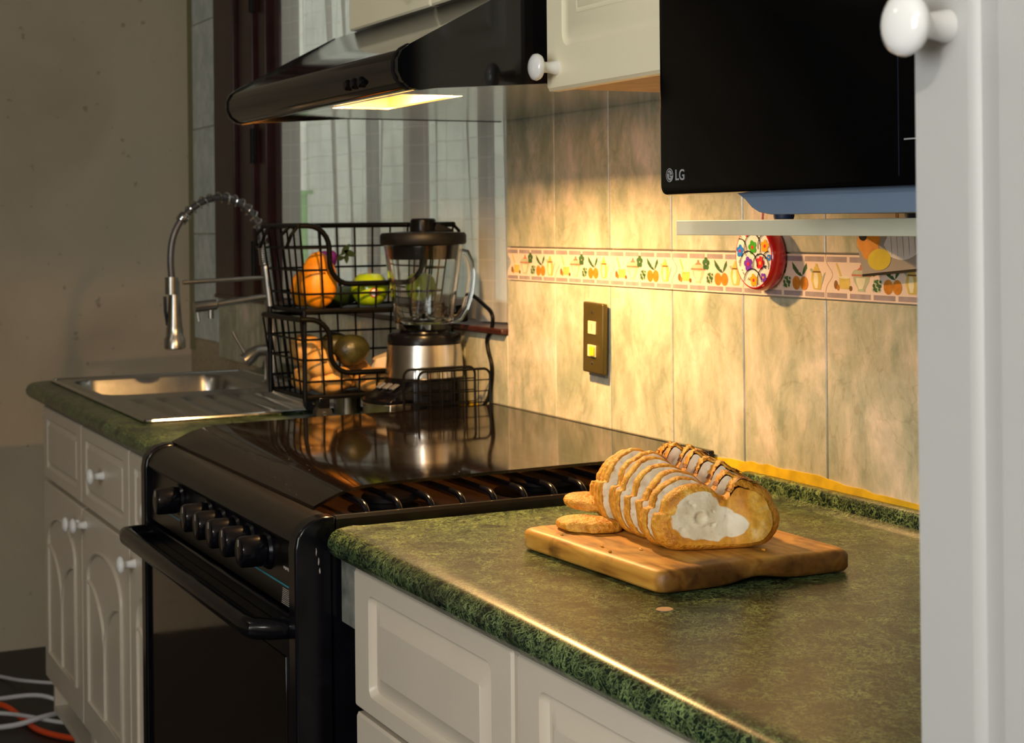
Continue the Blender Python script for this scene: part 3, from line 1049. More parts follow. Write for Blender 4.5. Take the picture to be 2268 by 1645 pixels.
# ================================================================== NEAR BASE CABINETS
nl = ['white base cabinet beside the stove, with a routed drawer front', 'white base cabinet at the bottom edge, nearest the tall cabinet']
for i, (x0, x1) in enumerate(((0.866, 1.327), (1.333, 1.94))):
    t = thing('base_cabinet', ((x0 + x1) / 2, -0.33, 0), nl[i], 'cabinet', 'white base cabinets under the foreground worktop')
    b = MB()
    y0 = DY + 0.019
    b.box((x0 + 0.001, y0, 0.1), (x0 + 0.017, -0.02, 0.861)).box((x1 - 0.017, y0, 0.1), (x1 - 0.001, -0.02, 0.861))
    b.box((x0 + 0.017, y0, 0.1), (x1 - 0.017, -0.02, 0.116)).box((x0 + 0.017, -0.035, 0.116), (x1 - 0.017, -0.02, 0.861))
    b.box((x0 + 0.001, y0 + 0.05, 0), (x1 - 0.001, y0 + 0.065, 0.1))
    obj('body', b, WHITE, t)
    d1 = obj('drawer', front_panel(MB(), x0 + 0.002, x1 - 0.002, 0.682, 0.857, DY, 0.018, 0.05, 0.009, 0.03, 0.012, 0.024), WHITE, t, smooth=30)
    d2 = obj('drawer', front_panel(MB(), x0 + 0.006, x1 - 0.002, 0.49, 0.676, DY, 0.018, 0.05, 0.009, 0.03, 0.012, 0.03), WHITE, t, smooth=30)
    obj('drawer', front_panel(MB(), x0 + 0.004, x1 - 0.002, 0.12, 0.484, DY, 0.018, 0.05, 0.006, 0.024, 0.012, 0.04), WHITE, t, smooth=30)
# grey strip of bare board in the gap
tag(obj('filler_strip', MB().box((0.806, -0.646, 0.775), (0.864, -0.634, 0.861)), WOODST, None, 0.001), 'grey bare filler strip between stove and near cabinet', 'board')

# ================================================================== STOVE
def stove():
    x0, x1 = -0.048, 0.80
    t = thing('stove', ((x0 + x1) / 2, -0.35, 0), 'black gas stove with glass lid between the two worktops', 'stove')
    # carcass
    b = MB()
    b.box((x0 + 0.004, -0.655, 0.06), (x0 + 0.02, -0.02, 0.895)).box((x1 - 0.02, -0.655, 0.06), (x1 - 0.004, -0.02, 0.895))
    b.box((x0 + 0.02, -0.66, 0.06), (x1 - 0.02, -0.02, 0.07)).box((x0 + 0.02, -0.03, 0.07), (x1 - 0.02, -0.02, 0.895))
    b.box((x0 + 0.02, -0.655, 0.76), (x1 - 0.02, -0.03, 0.77))
    obj('body', b, BLACKP, t)
    for x in (x0 + 0.06, x1 - 0.06):
        for y in (-0.6, -0.08):
            obj('foot', MB().lathe([(0.018, 0), (0.018, 0.01), (0.01, 0.012), (0.01, 0.06)], (x, y, 0), 12), BLACKM, t)
    # front corner columns with rounded shoulder
    prof = [(-0.655, 0.06), (-0.707, 0.06), (-0.707, 0.872), (-0.704, 0.888), (-0.696, 0.90), (-0.684, 0.908), (-0.668, 0.912), (-0.65, 0.912), (-0.65, 0.89), (-0.655, 0.885)]
    obj('corner_post', MB().prism_x(prof, x1 - 0.03, x1), BLACKP, t, 0.004)
    profl = [(max(y, -0.695) if y < -0.69 else y, z) for y, z in prof]
    obj('corner_post', MB().prism_x(prof, x0, x0 + 0.03), BLACKP, t, 0.004)
    for k, (cy_, cz_) in enumerate(((-0.678, 0.868), (-0.675, 0.855), (-0.6735, 0.843))):
        pts = [(cy_ + (0.0008 + 0.0009 * noise.noise(Vector((i, k, 0.5)))) * math.cos(2 * PI * i / 9), cz_ + (0.006 - 0.001 * k) * math.sin(2 * PI * i / 9) * (1 + 0.4 * noise.noise(Vector((i * 1.3, k, 2))))) for i in range(9)]
        obj('paint_chip', MB().loops([[(x1 - 0.0006, a, b) for a, b in pts], [(x1 + 0.0003, a, b) for a, b in pts]]), PRINTW, t)
    # rolled front lip between the posts
    lip = [(-0.66, 0.873), (-0.70, 0.873), (-0.7025, 0.878), (-0.699, 0.888), (-0.692, 0.897), (-0.68, 0.905), (-0.666, 0.909), (-0.652, 0.909), (-0.652, 0.895), (-0.66, 0.89)]
    obj('front_lip', MB().prism_x(lip, x0 + 0.03, x1 - 0.03), STOVEM, t)
    # control panel
    cp = [(-0.66, 0.785), (-0.698, 0.785), (-0.69, 0.873), (-0.66, 0.873)]
    pan = obj('control_panel', MB().prism_x(cp, x0 + 0.03, x1 - 0.03), STOVEM, t, 0.001)
    def on_panel(z): return -0.698 + (z - 0.785) / 0.088 * 0.008
    obj('panel_line', MB().box((0.05, on_panel(0.81) - 0.0004, 0.8105), (x1 - 0.032, on_panel(0.81) + 0.002, 0.8125)), CYAN, pan)
    for k in range(9):
        z = 0.8065 - k * 0.0024
        obj('panel_stripe', MB().box((0.715, on_panel(z) - 0.0004, z), (x1 - 0.032, on_panel(z) + 0.002, z + 0.0008)), PRINTW, pan)
    for k in range(10):
        if k != 4:
            z = 0.8325
            obj('panel_lettering', MB().box((0.712 + k * 0.006, on_panel(z) - 0.0004, z - (0.001 if k % 2 else 0)), (0.7155 + k * 0.006, on_panel(z) + 0.002, z + 0.003)), PRINTW, pan)
    # knobs
    for k, x in enumerate((0.18, 0.352, 0.425, 0.497, 0.567, 0.647)):
        z = 0.846
        y = on_panel(z)
        R_ = 0.0215
        kb = obj('knob', MB().lathe([(R_, y - 0.010), (R_ * 1.02, y - 0.014), (R_, y - 0.040), (R_ * 0.93, y - 0.0435), (R_ * 0.85, y - 0.0445), (0, y - 0.045)], (x, 0, z), 36, axis='y'), BLACKP, t, smooth=35)
        obj('flange', MB().lathe([(0.027, y + 0.001), (0.027, y - 0.004), (0.024, y - 0.008), (0.012, y - 0.0105)], (x, 0, z), 36, axis='y'), BLACKP, kb, smooth=35)
        obj('pointer', MB().box((x - 0.001, y - 0.0453, z + 0.008), (x + 0.001, y - 0.0445, z + 0.017)), PRINTW, kb)
    # oven door, glass and handle
    dr = obj('oven_door', MB().box((x0 + 0.032, -0.70, 0.20), (x1 - 0.032, -0.662, 0.778)), BLACKP, t, 0.004)
    obj('door_glass', MB().box((x0 + 0.06, -0.7015, 0.24), (x1 - 0.06, -0.698, 0.72)), LIDG, dr, 0.001)
    yb = -0.748
    path = [(x0 + 0.045, -0.70, 0.762), (x0 + 0.046, -0.725, 0.763), (x0 + 0.055, yb + 0.004, 0.764), (x0 + 0.08, yb, 0.764), (x1 - 0.08, yb, 0.764), (x1 - 0.055, yb + 0.004, 0.764), (x1 - 0.046, -0.725, 0.763), (x1 - 0.045, -0.70, 0.762)]
    obj('handle', MB().tube(path, 0.0145, 14), BLACKP, dr)
    obj('handle_shelf', MB().box((x0 + 0.06, yb, 0.755), (x1 - 0.06, -0.70, 0.759)), BLACKP, dr, 0.001)
    obj('lower_drawer', MB().box((x0 + 0.032, -0.70, 0.07), (x1 - 0.032, -0.662, 0.192)), BLACKP, t, 0.004)
    # cooktop tray and rim
    obj('cooktop', MB().box((x0 + 0.012, -0.65, 0.885), (x1 - 0.012, -0.03, 0.895)), simple('cooktop_metal', (0.32, 0.23, 0.17, 1), 0.28, 0.2, 30, metallic=0.7), t)
    rimp = [(x1 - 0.014, 0.892), (x1, 0.892), (x1, 0.908), (x1 - 0.004, 0.912), (x1 - 0.011, 0.912), (x1 - 0.014, 0.909)]
    obj('side_rim', MB().loops([[(x, -0.65, z) for x, z in rimp], [(x, -0.02, z) for x, z in rimp]]), STOVEM, t)
    riml = [(x0, 0.892), (x0 + 0.014, 0.892), (x0 + 0.014, 0.909), (x0 + 0.011, 0.912), (x0 + 0.004, 0.912), (x0, 0.908)]
    obj('side_rim', MB().loops([[(x, -0.65, z) for x, z in riml], [(x, -0.02, z) for x, z in riml]]), STOVEM, t)
    obj('back_rail', MB().box((x0, -0.022, 0.885), (0.724, -0.0105, 0.944)), BLACKP, t, 0.002)
    # burners
    for (bx, by, r) in ((0.69, -0.53, 0.040), (0.665, -0.275, 0.05), (0.12, -0.50, 0.05), (0.12, -0.19, 0.045), (0.38, -0.34, 0.055)):
        bu = obj('burner', MB().lathe([(r * 1.15, 0.895), (r * 1.1, 0.9), (r * 0.8, 0.901), (r * 0.82, 0.907), (r, 0.909), (r, 0.914), (r * 0.9, 0.918), (0, 0.919)], (bx, by, 0), 36), BLACKM, t)
        obj('burner_collar', MB().lathe([(r * 1.5, 0.8955), (r * 1.48, 0.898), (r * 1.15, 0.9)], (bx, by, 0), 30), STOVEM, bu)
    # grates: bent rods
    for k in range(11):
        y = -0.597 + k * 0.0475
        p = [(0.7755, y, 0.896), (0.7752, y, 0.902)]
        for i in range(8):
            a = PI / 2 * i / 7
            p.append((0.750 + 0.025 * math.cos(a), y, 0.902 + 0.017 * math.sin(a)))
        p += [(0.70, y, 0.9195), (0.45, y, 0.919)]
        for i in range(5):
            a = PI / 2 + PI / 2 * i / 4
            p.append((0.435 + 0.015 * math.cos(a), y, 0.904 + 0.015 * math.sin(a)))
        p.append((0.42, y, 0.896))
        obj('grate_rod', MB().tube(p, 0.0048, 10), BLACKP, t)
        q = [(0.38 - (a - 0.38) * 0.95 if True else a, b, c) for a, b, c in p]
        obj('grate_rod', MB().tube(q, 0.0048, 8), BLACKP, t)
    # curved glass lid
    cs = [(-0.654, 0.9135), (-0.646, 0.917), (-0.633, 0.923), (-0.618, 0.929), (-0.60, 0.934), (-0.58, 0.937), (-0.55, 0.9385), (-0.50, 0.9392), (-0.30, 0.941), (-0.024, 0.943)]
    th = 0.0045
    lx0, lx1 = x0 + 0.012, 0.722
    L = [[(lx0, y, z) for y, z in cs] + [(lx0, y, z - th) for y, z in reversed(cs)], [(lx1, y, z) for y, z in cs] + [(lx1, y, z - th) for y, z in reversed(cs)]]
    obj('glass_lid', MB().loops(L), SMOKED, t, smooth=50)
stove()

# ================================================================== HOOD
def hood():
    x0, x1 = -0.02, 0.80
    t = thing('range_hood', (0.39, 0, 1.474), 'glossy black range hood with a lit lamp above the stove', 'range hood')
    # side profile (y,z)
    top = [(-0.012, 1.636), (-0.352, 1.636), (-0.536, 1.5345)]
    nose = []
    for i in range(1, 9):
        a = math.radians(62 + i * 26)
        nose.append((-0.525 + 0.030 * math.cos(a), 1.507 + 0.030 * math.sin(a)))
    # cover between cheeks: sloped top and rounded nose
    L = []
    prof = top + nose + [(-0.515, 1.4785), (-0.49, 1.483)]
    inner = [(-0.485, 1.489), (-0.50, 1.489), (-0.53, 1.53), (-0.352, 1.628), (-0.012, 1.628)]
    full = prof + inner
    obj('cover', MB().prism_x(full, x0 + 0.012, x1 - 0.012), HOODB, t, smooth=50)
    cheek = [(-0.012, 1.637), (-0.351, 1.637), (-0.538, 1.537)]
    for i in range(1, 9):
        a = math.radians(62 + i * 26)
        cheek.append((-0.525 + 0.0325 * math.cos(a), 1.507 + 0.0325 * math.sin(a)))
    cheek += [(-0.50, 1.478), (-0.33, 1.489), (-0.012, 1.489)]
    obj('side_panel', MB().prism_x(cheek, x1 - 0.012, x1), HOODB, t, 0.003, 3)
    obj('side_panel', MB().prism_x(cheek, x0, x0 + 0.012), HOODB, t, 0.003, 3)
    # underside plate with lamp cut-out
    lx0, lx1, ly0, ly1, zb = 0.235, 0.545, -0.445, -0.345, 1.490
    m = MB()
    for a, b in (((x0 + 0.012, -0.49), (x1 - 0.012, ly0)), ((x0 + 0.012, ly1), (x1 - 0.012, -0.012)), ((x0 + 0.012, ly0), (lx0, ly1)), ((lx1, ly0), (x1 - 0.012, ly1))):
        m.box((a[0], a[1], zb), (b[0], b[1], zb + 0.003))
    obj('underside_plate', m, HUNDER, t, smooth=0)
    m = MB()
    zr = zb + 0.048
    m.box((lx0 - 0.003, ly0 - 0.003, zb + 0.003), (lx0, ly1 + 0.003, zr)).box((lx1, ly0 - 0.003, zb + 0.003), (lx1 + 0.003, ly1 + 0.003, zr))
    m.box((lx0, ly0 - 0.003, zb + 0.003), (lx1, ly0, zr)).box((lx0, ly1, zb + 0.003), (lx1, ly1 + 0.003, zr))
    obj('lamp_recess', m, simple('recess_cream', srgb(236, 200, 140), 0.5, 0.05, 20), t)
    ln = obj('lamp_lens', MB().box((lx0, ly0, zr - 0.006), (lx1, ly1, zr - 0.003)), LENS, t)
    obj('lamp_tube', MB().tube([(lx0 + 0.02, (ly0 + ly1) / 2, zr - 0.014), (lx1 - 0.02, (ly0 + ly1) / 2, zr - 0.014)], 0.005, 10), TUBE, t)
    l = bpy.data.lights.new('hood_lamp', 'AREA')
    l.shape = 'RECTANGLE'
    l.size, l.size_y = 0.07, 0.045
    l.energy = 21.5
    l.color = (1.0, 0.57, 0.21)
    o = bpy.data.objects.new('hood_lamp', l)
    o.location = (0.44, (ly0 + ly1) / 2, zb + 0.025)
    COL.objects.link(o)
    for k in range(3):
        x = 0.60 + k * 0.028
        obj('switch_button', MB().lathe([(0.008, -0.548), (0.008, -0.5565), (0.006, -0.5585), (0, -0.5585)], (x, 0, 1.496), 14, axis='y'), BLACKPL, t)
    obj('nose_band', MB().prism_x([(y * 1.0 + (0.0), z) for y, z in [(-0.525 + 0.0335 * math.cos(math.radians(70 + i * 20)), 1.507 + 0.0335 * math.sin(math.radians(70 + i * 20))) for i in range(10)]] + [(-0.52, 1.48), (-0.52, 1.52)], x1 - 0.022, x1 - 0.013), BLACKM, t)
hood()

# ================================================================== UPPER CABINETS
def upper(x0, x1, z0, z1, label, doors, knobs, mat=CREAM, two_fields=False):
    t = thing('wall_cabinet', ((x0 + x1) / 2, -0.0075, z0), label, 'cabinet')
    y0 = -0.352
    b = MB()
    b.box((x0 + 0.001, y0 + 0.02, z0 + 0.004), (x1 - 0.001, -0.0075, z0 + 0.02)).box((x0 + 0.001, y0 + 0.02, z0 + 0.02), (x0 + 0.017, -0.0075, z1)).box((x1 - 0.017, y0 + 0.02, z0 + 0.02), (x1 - 0.001, -0.0075, z1))
    b.box((x0 + 0.017, y0 + 0.02, z1 - 0.016), (x1 - 0.017, -0.0075, z1)).box((x0 + 0.017, -0.02, z0 + 0.02), (x1 - 0.017, -0.0075, z1 - 0.016))
    obj('body', b, PINE, t)
    n = len(doors)
    for (a, c), kx in zip(doors, knobs):
        dm = MB()
        d = None
        if two_fields:
            L = []
            cx, cz, hw, hh = (a + c) / 2, (z0 + z1) / 2, (c - a) / 2, (z1 - z0) / 2
            for (ins, insz, rr, yy) in ((0, 0, 0.003, y0 + 0.018), (0, 0, 0.004, y0 + 0.004), (0.004, 0.004, 0.004, y0), (0.047, 0.056, 0.02, y0), (0.049, 0.058, 0.02, y0 + 0.002), (0.053, 0.062, 0.018, y0 + 0.0035), (0.06, 0.069, 0.012, y0 + 0.003), (0.066, 0.075, 0.01, y0 + 0.0012)):
                L.append([(p, yy, q) for p, q in rrect(cx, cz, hw - ins, hh - insz, rr)])
            dm.loops(L)
            d = obj('door', dm, mat, t, smooth=30)
            xm = a + 0.236
            for fa, fb in ((a + 0.085, xm - 0.012), (xm + 0.012, c - 0.07)):
                fm = MB()
                L = []
                fcx, fhw, fz0, fz1 = (fa + fb) / 2, (fb - fa) / 2, z0 + 0.098, z1 - 0.098
                for (ins, yy) in ((0, y0 + 0.0015), (0.0, y0 + 0.0005), (0.003, y0 - 0.0005), (0.006, y0 + 0.0003), (0.018, y0 - 0.0065), (0.021, y0 - 0.0065), (0.0225, y0 - 0.005), (0.03, y0 - 0.0055)):
                    L.append([(p, yy, q) for p, q in rrect(fcx, (fz0 + fz1) / 2, fhw - ins, (fz1 - fz0) / 2 - ins, 0.002, 2)])
                fm.loops(L)
                obj('raised_field', fm, mat, d, smooth=30)
        else:
            front_panel(dm, a, c, z0, z1, y0, 0.018, 0.05, 0.005, 0.022, 0.012)
            d = obj('door', dm, mat, t, smooth=30)
        add_knob(d, kx, y0, z0 + 0.042 if not two_fields else z0 + 0.030, 0.0185, 0.04)
upper(0.068, 0.805, 1.641, 2.25, 'cream wall cabinet above the range hood', [(0.07, 0.436), (0.439, 0.803)], [0.395, 0.48])
upper(0.835, 1.235, 1.474, 2.25, 'cream wall cabinet with white knob between hood and microwave', [(0.836, 1.234)], [0.868], two_fields=True)

# ================================================================== SHELF, MICROWAVE
sh = MB().box((1.085, -0.30, 1.277), (1.955, -0.0075, 1.2955))
tag(obj('shelf', sh, SHELFW, None, 0.0008), 'pale cream shelf board holding the microwave', 'shelf')
def microwave():
    x0, x1, z0, z1, yf = 1.243, 1.80, 1.3235, 1.62, -0.42
    t = thing('microwave', ((x0 + x1) / 2, -0.25, 1.2955), 'black microwave oven on the pale shelf', 'microwave')
    obj('case', MB().box((x0 + 0.012, yf + 0.03, z0 + 0.004), (x1 - 0.012, -0.03, z1 - 0.004)), BLACKM, t, 0.006)
    d = MB()
    L = []
    for (ins, yy) in ((0.004, yf + 0.031), (0.0, yf + 0.024), (0, yf + 0.004), (0.0012, yf + 0.0012), (0.004, yf)):
        L.append([(a, yy, b) for a, b in rrect((x0 + x1) / 2, (z0 + z1) / 2, (x1 - x0) / 2 - ins, (z1 - z0) / 2 - ins, 0.012 - ins, 6)])
    d.loops(L)
    dr = obj('front_glass', d, MICROB, t, smooth=30)
    prof = [(x0 + 0.02, 1.3275), (1.365, 1.3265), (1.38, 1.3235), (1.394, 1.317), (1.407, 1.308), (1.42, 1.303), (1.44, 1.3005), (1.78, 1.3005), (1.79, 1.3275)]
    obj('underside', MB().loops([[(x, yf + 0.012, z) for x, z in prof], [(x, -0.05, z) for x, z in prof]]), MICROG, t, 0.002, smooth=50)
    obj('vent_slot', MB().box((1.275, yf + 0.016, 1.3262), (1.36, yf + 0.05, 1.3275)), BLACKM, t)
    for x, y in ((1.285, -0.280), (1.75, -0.280), (1.285, -0.09), (1.75, -0.09)):
        obj('foot', MB().lathe([(0.011, 1.2956), (0.012, 1.299), (0.012, 1.3275 if x < 1.4 else 1.302)], (x, y, 0), 16), simple('foot_blue', srgb(40, 52, 80), 0.5) if 'foot_blue' not in MATS else MATS['foot_blue'], t)
    obj('door_gap', MB().box((1.656, yf - 0.0003, z0 + 0.01), (1.657, yf + 0.001, z1 - 0.01)), simple('gap_blue', srgb(24, 32, 52), 0.3), t)
    obj('control_mark', MB().box((1.664, yf - 0.0004, 1.3655), (1.69, yf + 0.001, 1.3668)), LOGO, dr)
    # maker's badge: ring with face, then the two letters
    cx, cz = 1.265, 1.346
    r = 0.0078
    badge = MB()
    def ring(r0, r1, a0=0, a1=2 * PI, n=28):
        vs, fs = [], []
        for i in range(n + 1):
            a = a0 + (a1 - a0) * i / n
            vs += [(cx + r0 * math.cos(a), yf - 0.0005, cz + r0 * math.sin(a)), (cx + r1 * math.cos(a), yf - 0.0005, cz + r1 * math.sin(a))]
        for i in range(n):
            fs.append((2 * i, 2 * i + 1, 2 * i + 3, 2 * i + 2))
        badge.add(vs, fs)
    vs = [(cx + r * math.cos(2 * PI * i / 28), yf - 0.0003, cz + r * math.sin(2 * PI * i / 28)) for i in range(28)]
    disc = MB().add(vs, [tuple(range(28))])
    obj('badge_disc', disc, LOGO, dr, smooth=0)
    ring(r * 0.72, r * 0.84, 0.0, 1.55 * PI)
    badge.box((cx + r * 0.2, yf - 0.0005, cz - r * 0.06), (cx + r * 0.84, yf - 0.0004, cz + r * 0.06))
    badge.box((cx - r * 0.08, yf - 0.0005, cz - r * 0.4), (cx + r * 0.06, yf - 0.0004, cz + r * 0.42))
    badge.box((cx - r * 0.08, yf - 0.0005, cz - r * 0.4), (cx + r * 0.26, yf - 0.0004, cz - r * 0.27))
    badge.box((cx - r * 0.5, yf - 0.0005, cz + r * 0.22), (cx - r * 0.26, yf - 0.0004, cz + r * 0.42))
    obj('badge_face', badge, MICROB, dr, smooth=0)
    tc = bpy.data.curves.new('letters', 'FONT')
    tc.body = 'LG'
    tc.size = 0.0165
    tc.extrude = 0.0002
    tc.offset = 0.0003
    to = bpy.data.objects.new('letters', tc)
    COL.objects.link(to)
    dg = bpy.context.evaluated_depsgraph_get()
    me = bpy.data.meshes.new_from_object(to.evaluated_get(dg))
    bpy.data.objects.remove(to)
    me.materials.clear()
    me.materials.append(LOGO)
    for v in me.vertices:
        v.co = Vector((v.co.x, -v.co.z, v.co.y))
    lo = bpy.data.objects.new('badge_lettering', me)
    COL.objects.link(lo)
    lo.parent = dr
    lo.location = Vector((1.2765, yf - 0.0004, 1.3402)) - wloc(dr)
microwave()

# ================================================================== TALL PANTRY CABINET
def pantry():
    x0, x1 = 1.985, 2.60
    t = thing('tall_cabinet', ((x0 + x1) / 2, -0.3, 0), 'tall white cabinet at the right edge with a round white knob', 'cabinet')
    b = MB().box((x0 + 0.001, -0.66, 0.08), (x0 + 0.018, -0.0075, 2.4)).box((x1 - 0.018, -0.66, 0.08), (x1, -0.0075, 2.4)).box((x0 + 0.018, -0.03, 0.08), (x1 - 0.018, -0.0075, 2.4))
    b.box((x0 + 0.018, -0.66, 2.38), (x1 - 0.018, -0.03, 2.4)).box((x0 + 0.018, -0.66, 0.08), (x1 - 0.018, -0.03, 0.1)).box((x0 + 0.01, -0.6, 0), (x1 - 0.01, -0.58, 0.08))
    obj('body', b, PANTRY, t)
    d = obj('door', front_panel(MB(), x0, x1, 0.09, 2.4, -0.68, 0.0195, 0.052, 0.006, 0.026, 0.012), PANTRY, t, smooth=30)
    add_knob(d, 2.018, -0.68, 1.416, 0.0205, 0.042)
pantry()

# ================================================================== WALL THINGS
def switch():
    t = thing('wall_switch', (0.366, -0.007, 1.095), 'bronze wall switch plate with two cream modules on the tiles', 'switch')
    def q(m):
        return m.xf(Matrix.Translation((0.366, 0, 1.094)) @ Matrix.Rotation(math.radians(2.0), 4, 'Y'))
    obj('back_box', q(MB().box((-0.031, -0.013, -0.066), (0.027, -0.0072, 0.056))), simple('back_box_grey', srgb(110, 110, 104), 0.5), t, 0.001)
    obj('plate', q(MB().box((-0.035, -0.0235, -0.060), (0.035, -0.0128, 0.062))), SWITCHP, t, 0.003, 3)
    m1 = obj('rocker_module', q(MB().box((-0.013, -0.0255, 0.008), (0.013, -0.0232, 0.030))), SWITCHM, t, 0.0006)
    obj('rocker_gap', q(MB().box((-0.0006, -0.0258, 0.012), (0.0006, -0.0252, 0.026))), BLACKM, m1)
    m2 = obj('socket_module', q(MB().box((-0.014, -0.0255, -0.031), (0.014, -0.0232, -0.011))), SWITCHM, t, 0.0006)
    obj('rocker', q(MB().box((-0.003, -0.0285, -0.029), (0.0125, -0.0252, -0.013))), SWITCHY, m2, 0.0008)
    for z in (0.045, -0.042):
        obj('screw', q(MB().lathe([(0.0026, -0.0232), (0.0026, -0.0242), (0, -0.0246)], (0, 0, z), 12, axis='y')), CHROME, t)
switch()

def ornament():
    cx, cz, R_ = 0.870, 1.2420, 0.0465
    yf = -0.036
    t = thing('wall_ornament', (cx, -0.02, cz), 'round red-rimmed ceramic ornament painted with flowers, hanging below the shelf', 'ornament')
    obj('rim', MB().lathe([(R_ * 0.9, -0.009), (R_ * 1.0, -0.014), (R_ * 1.06, -0.022), (R_ * 1.05, -0.030), (R_ * 0.99, yf), (R_ * 0.96, yf - 0.0005)], (cx, 0, cz), 48, axis='y'), RED, t, smooth=60)
    fc = obj('face', MB().lathe([(0, yf - 0.0025), (R_ * 0.5, yf - 0.002), (R_ * 0.9, yf - 0.001), (R_ * 0.96, yf - 0.0003)], (cx, 0, cz), 48, axis='y'), IVORY, t, smooth=60)
    def dec(name, pts, mat, lift):
        m = MB()
        r2 = [math.hypot(a, b) for a, b in pts]
        m.add([(cx + a * R_, yf - 0.0028 - lift + 0.0016 * min(1, (q ** 2)), cz + b * R_) for (a, b), q in zip(pts, r2)], [tuple(range(len(pts)))])
        return obj(name, m, mat, fc, smooth=0)
    def flower(u, v, s, mat, core, rot=0.3, n=5):
        for k in range(n):
            a = rot + 2 * PI * k / n
            dec('petal', [(u + s * 0.62 * math.cos(a) + s * 0.42 * math.cos(b), v + s * 0.62 * math.sin(a) + s * 0.42 * math.sin(b)) for b in [2 * PI * i / 12 for i in range(12)]], mat, 0.0002 + 0.00001 * k)
        dec('flower_core', [(u + s * 0.28 * math.cos(b), v + s * 0.28 * math.sin(b)) for b in [2 * PI * i / 10 for i in range(10)]], core, 0.0004)
    flower(-0.68, 0.18, 0.20, G_BLUE, G_REDF)
    flower(0.02, 0.30, 0.22, G_GREEN, G_REDF, 0.6)
    flower(0.66, 0.34, 0.20, G_YEL, G_REDF, 0.2)
    flower(-0.22, -0.22, 0.23, G_PURP, G_REDF, 0.5)
    flower(0.42, -0.18, 0.21, G_REDF, G_YEL, 0.1)
    flower(0.05, -0.72, 0.20, G_YEL, G_REDF, 0.4)
    flower(0.56, -0.62, 0.14, G_PURP, G_YEL, 0.9)
    flower(0.86, 0.0, 0.10, G_BLUE, G_YEL, 0.9)
    flower(-0.3, 0.78, 0.16, G_REDF, G_YEL, 0.9)
    flower(0.35, 0.8, 0.14, G_PURP, G_YEL, 0.9)
    def scal(u, v, rad, a0, a1):
        P = []
        for i in range(15):
            a = math.radians(a0 + (a1 - a0) * i / 14)
            x, z = u + rad * math.cos(a), v + rad * math.sin(a)
            if math.hypot(x, z) < 0.95: P.append((x, z))
        if len(P) < 3: return
        inner = [(x + (u - x) * 0.035 / rad, z + (v - z) * 0.035 / rad) for x, z in P]
        m = MB()
        pts = P + inner
        m.add([(cx + a * R_, yf - 0.0034 + 0.0016 * min(1, a * a + b * b), cz + b * R_) for a, b in pts], [(i, i + 1, len(P) + i + 1, len(P) + i) for i in range(len(P) - 1)])
        obj('outline', m, G_BLK, fc, smooth=0)
    scal(-0.66, 0.2, 0.38, 0, 180); scal(0.02, 0.28, 0.46, -20, 200); scal(0.66, 0.36, 0.36, 0, 200)
    scal(-0.2, -0.3, 0.5, 0, 180); scal(0.45, -0.3, 0.42, -10, 190); scal(0.0, -0.85, 0.5, 10, 170); scal(0.85, -0.1, 0.3, 90, 240); scal(0.75, -0.75, 0.5, 90, 200)
    for u, v in ((-0.35, 0.1), (-0.3, 0.14), (-0.32, 0.05), (-0.7, -0.12), (-0.66, -0.17), (-0.73, -0.17), (0.3, 0.1), (0.34, 0.06), (-0.5, -0.5), (-0.46, -0.54), (-0.55, -0.42), (0.15, -0.38), (0.19, -0.42), (-0.2, -0.66), (-0.24, -0.7), (-0.16, -0.7), (0.66, 0.0), (0.7, -0.04), (0.35, 0.6), (-0.62, 0.62)):
        dec('dot', [(u + 0.022 * math.cos(b), v + 0.022 * math.sin(b)) for b in [2 * PI * i / 8 for i in range(8)]], G_BLK, 0.0005)
    obj('cord', MB().tube([(cx, -0.02, cz + R_), (cx - 0.006, -0.012, 1.36), (cx - 0.01, -0.0085, 1.42)], 0.0016, 6), RED, t)
ornament()

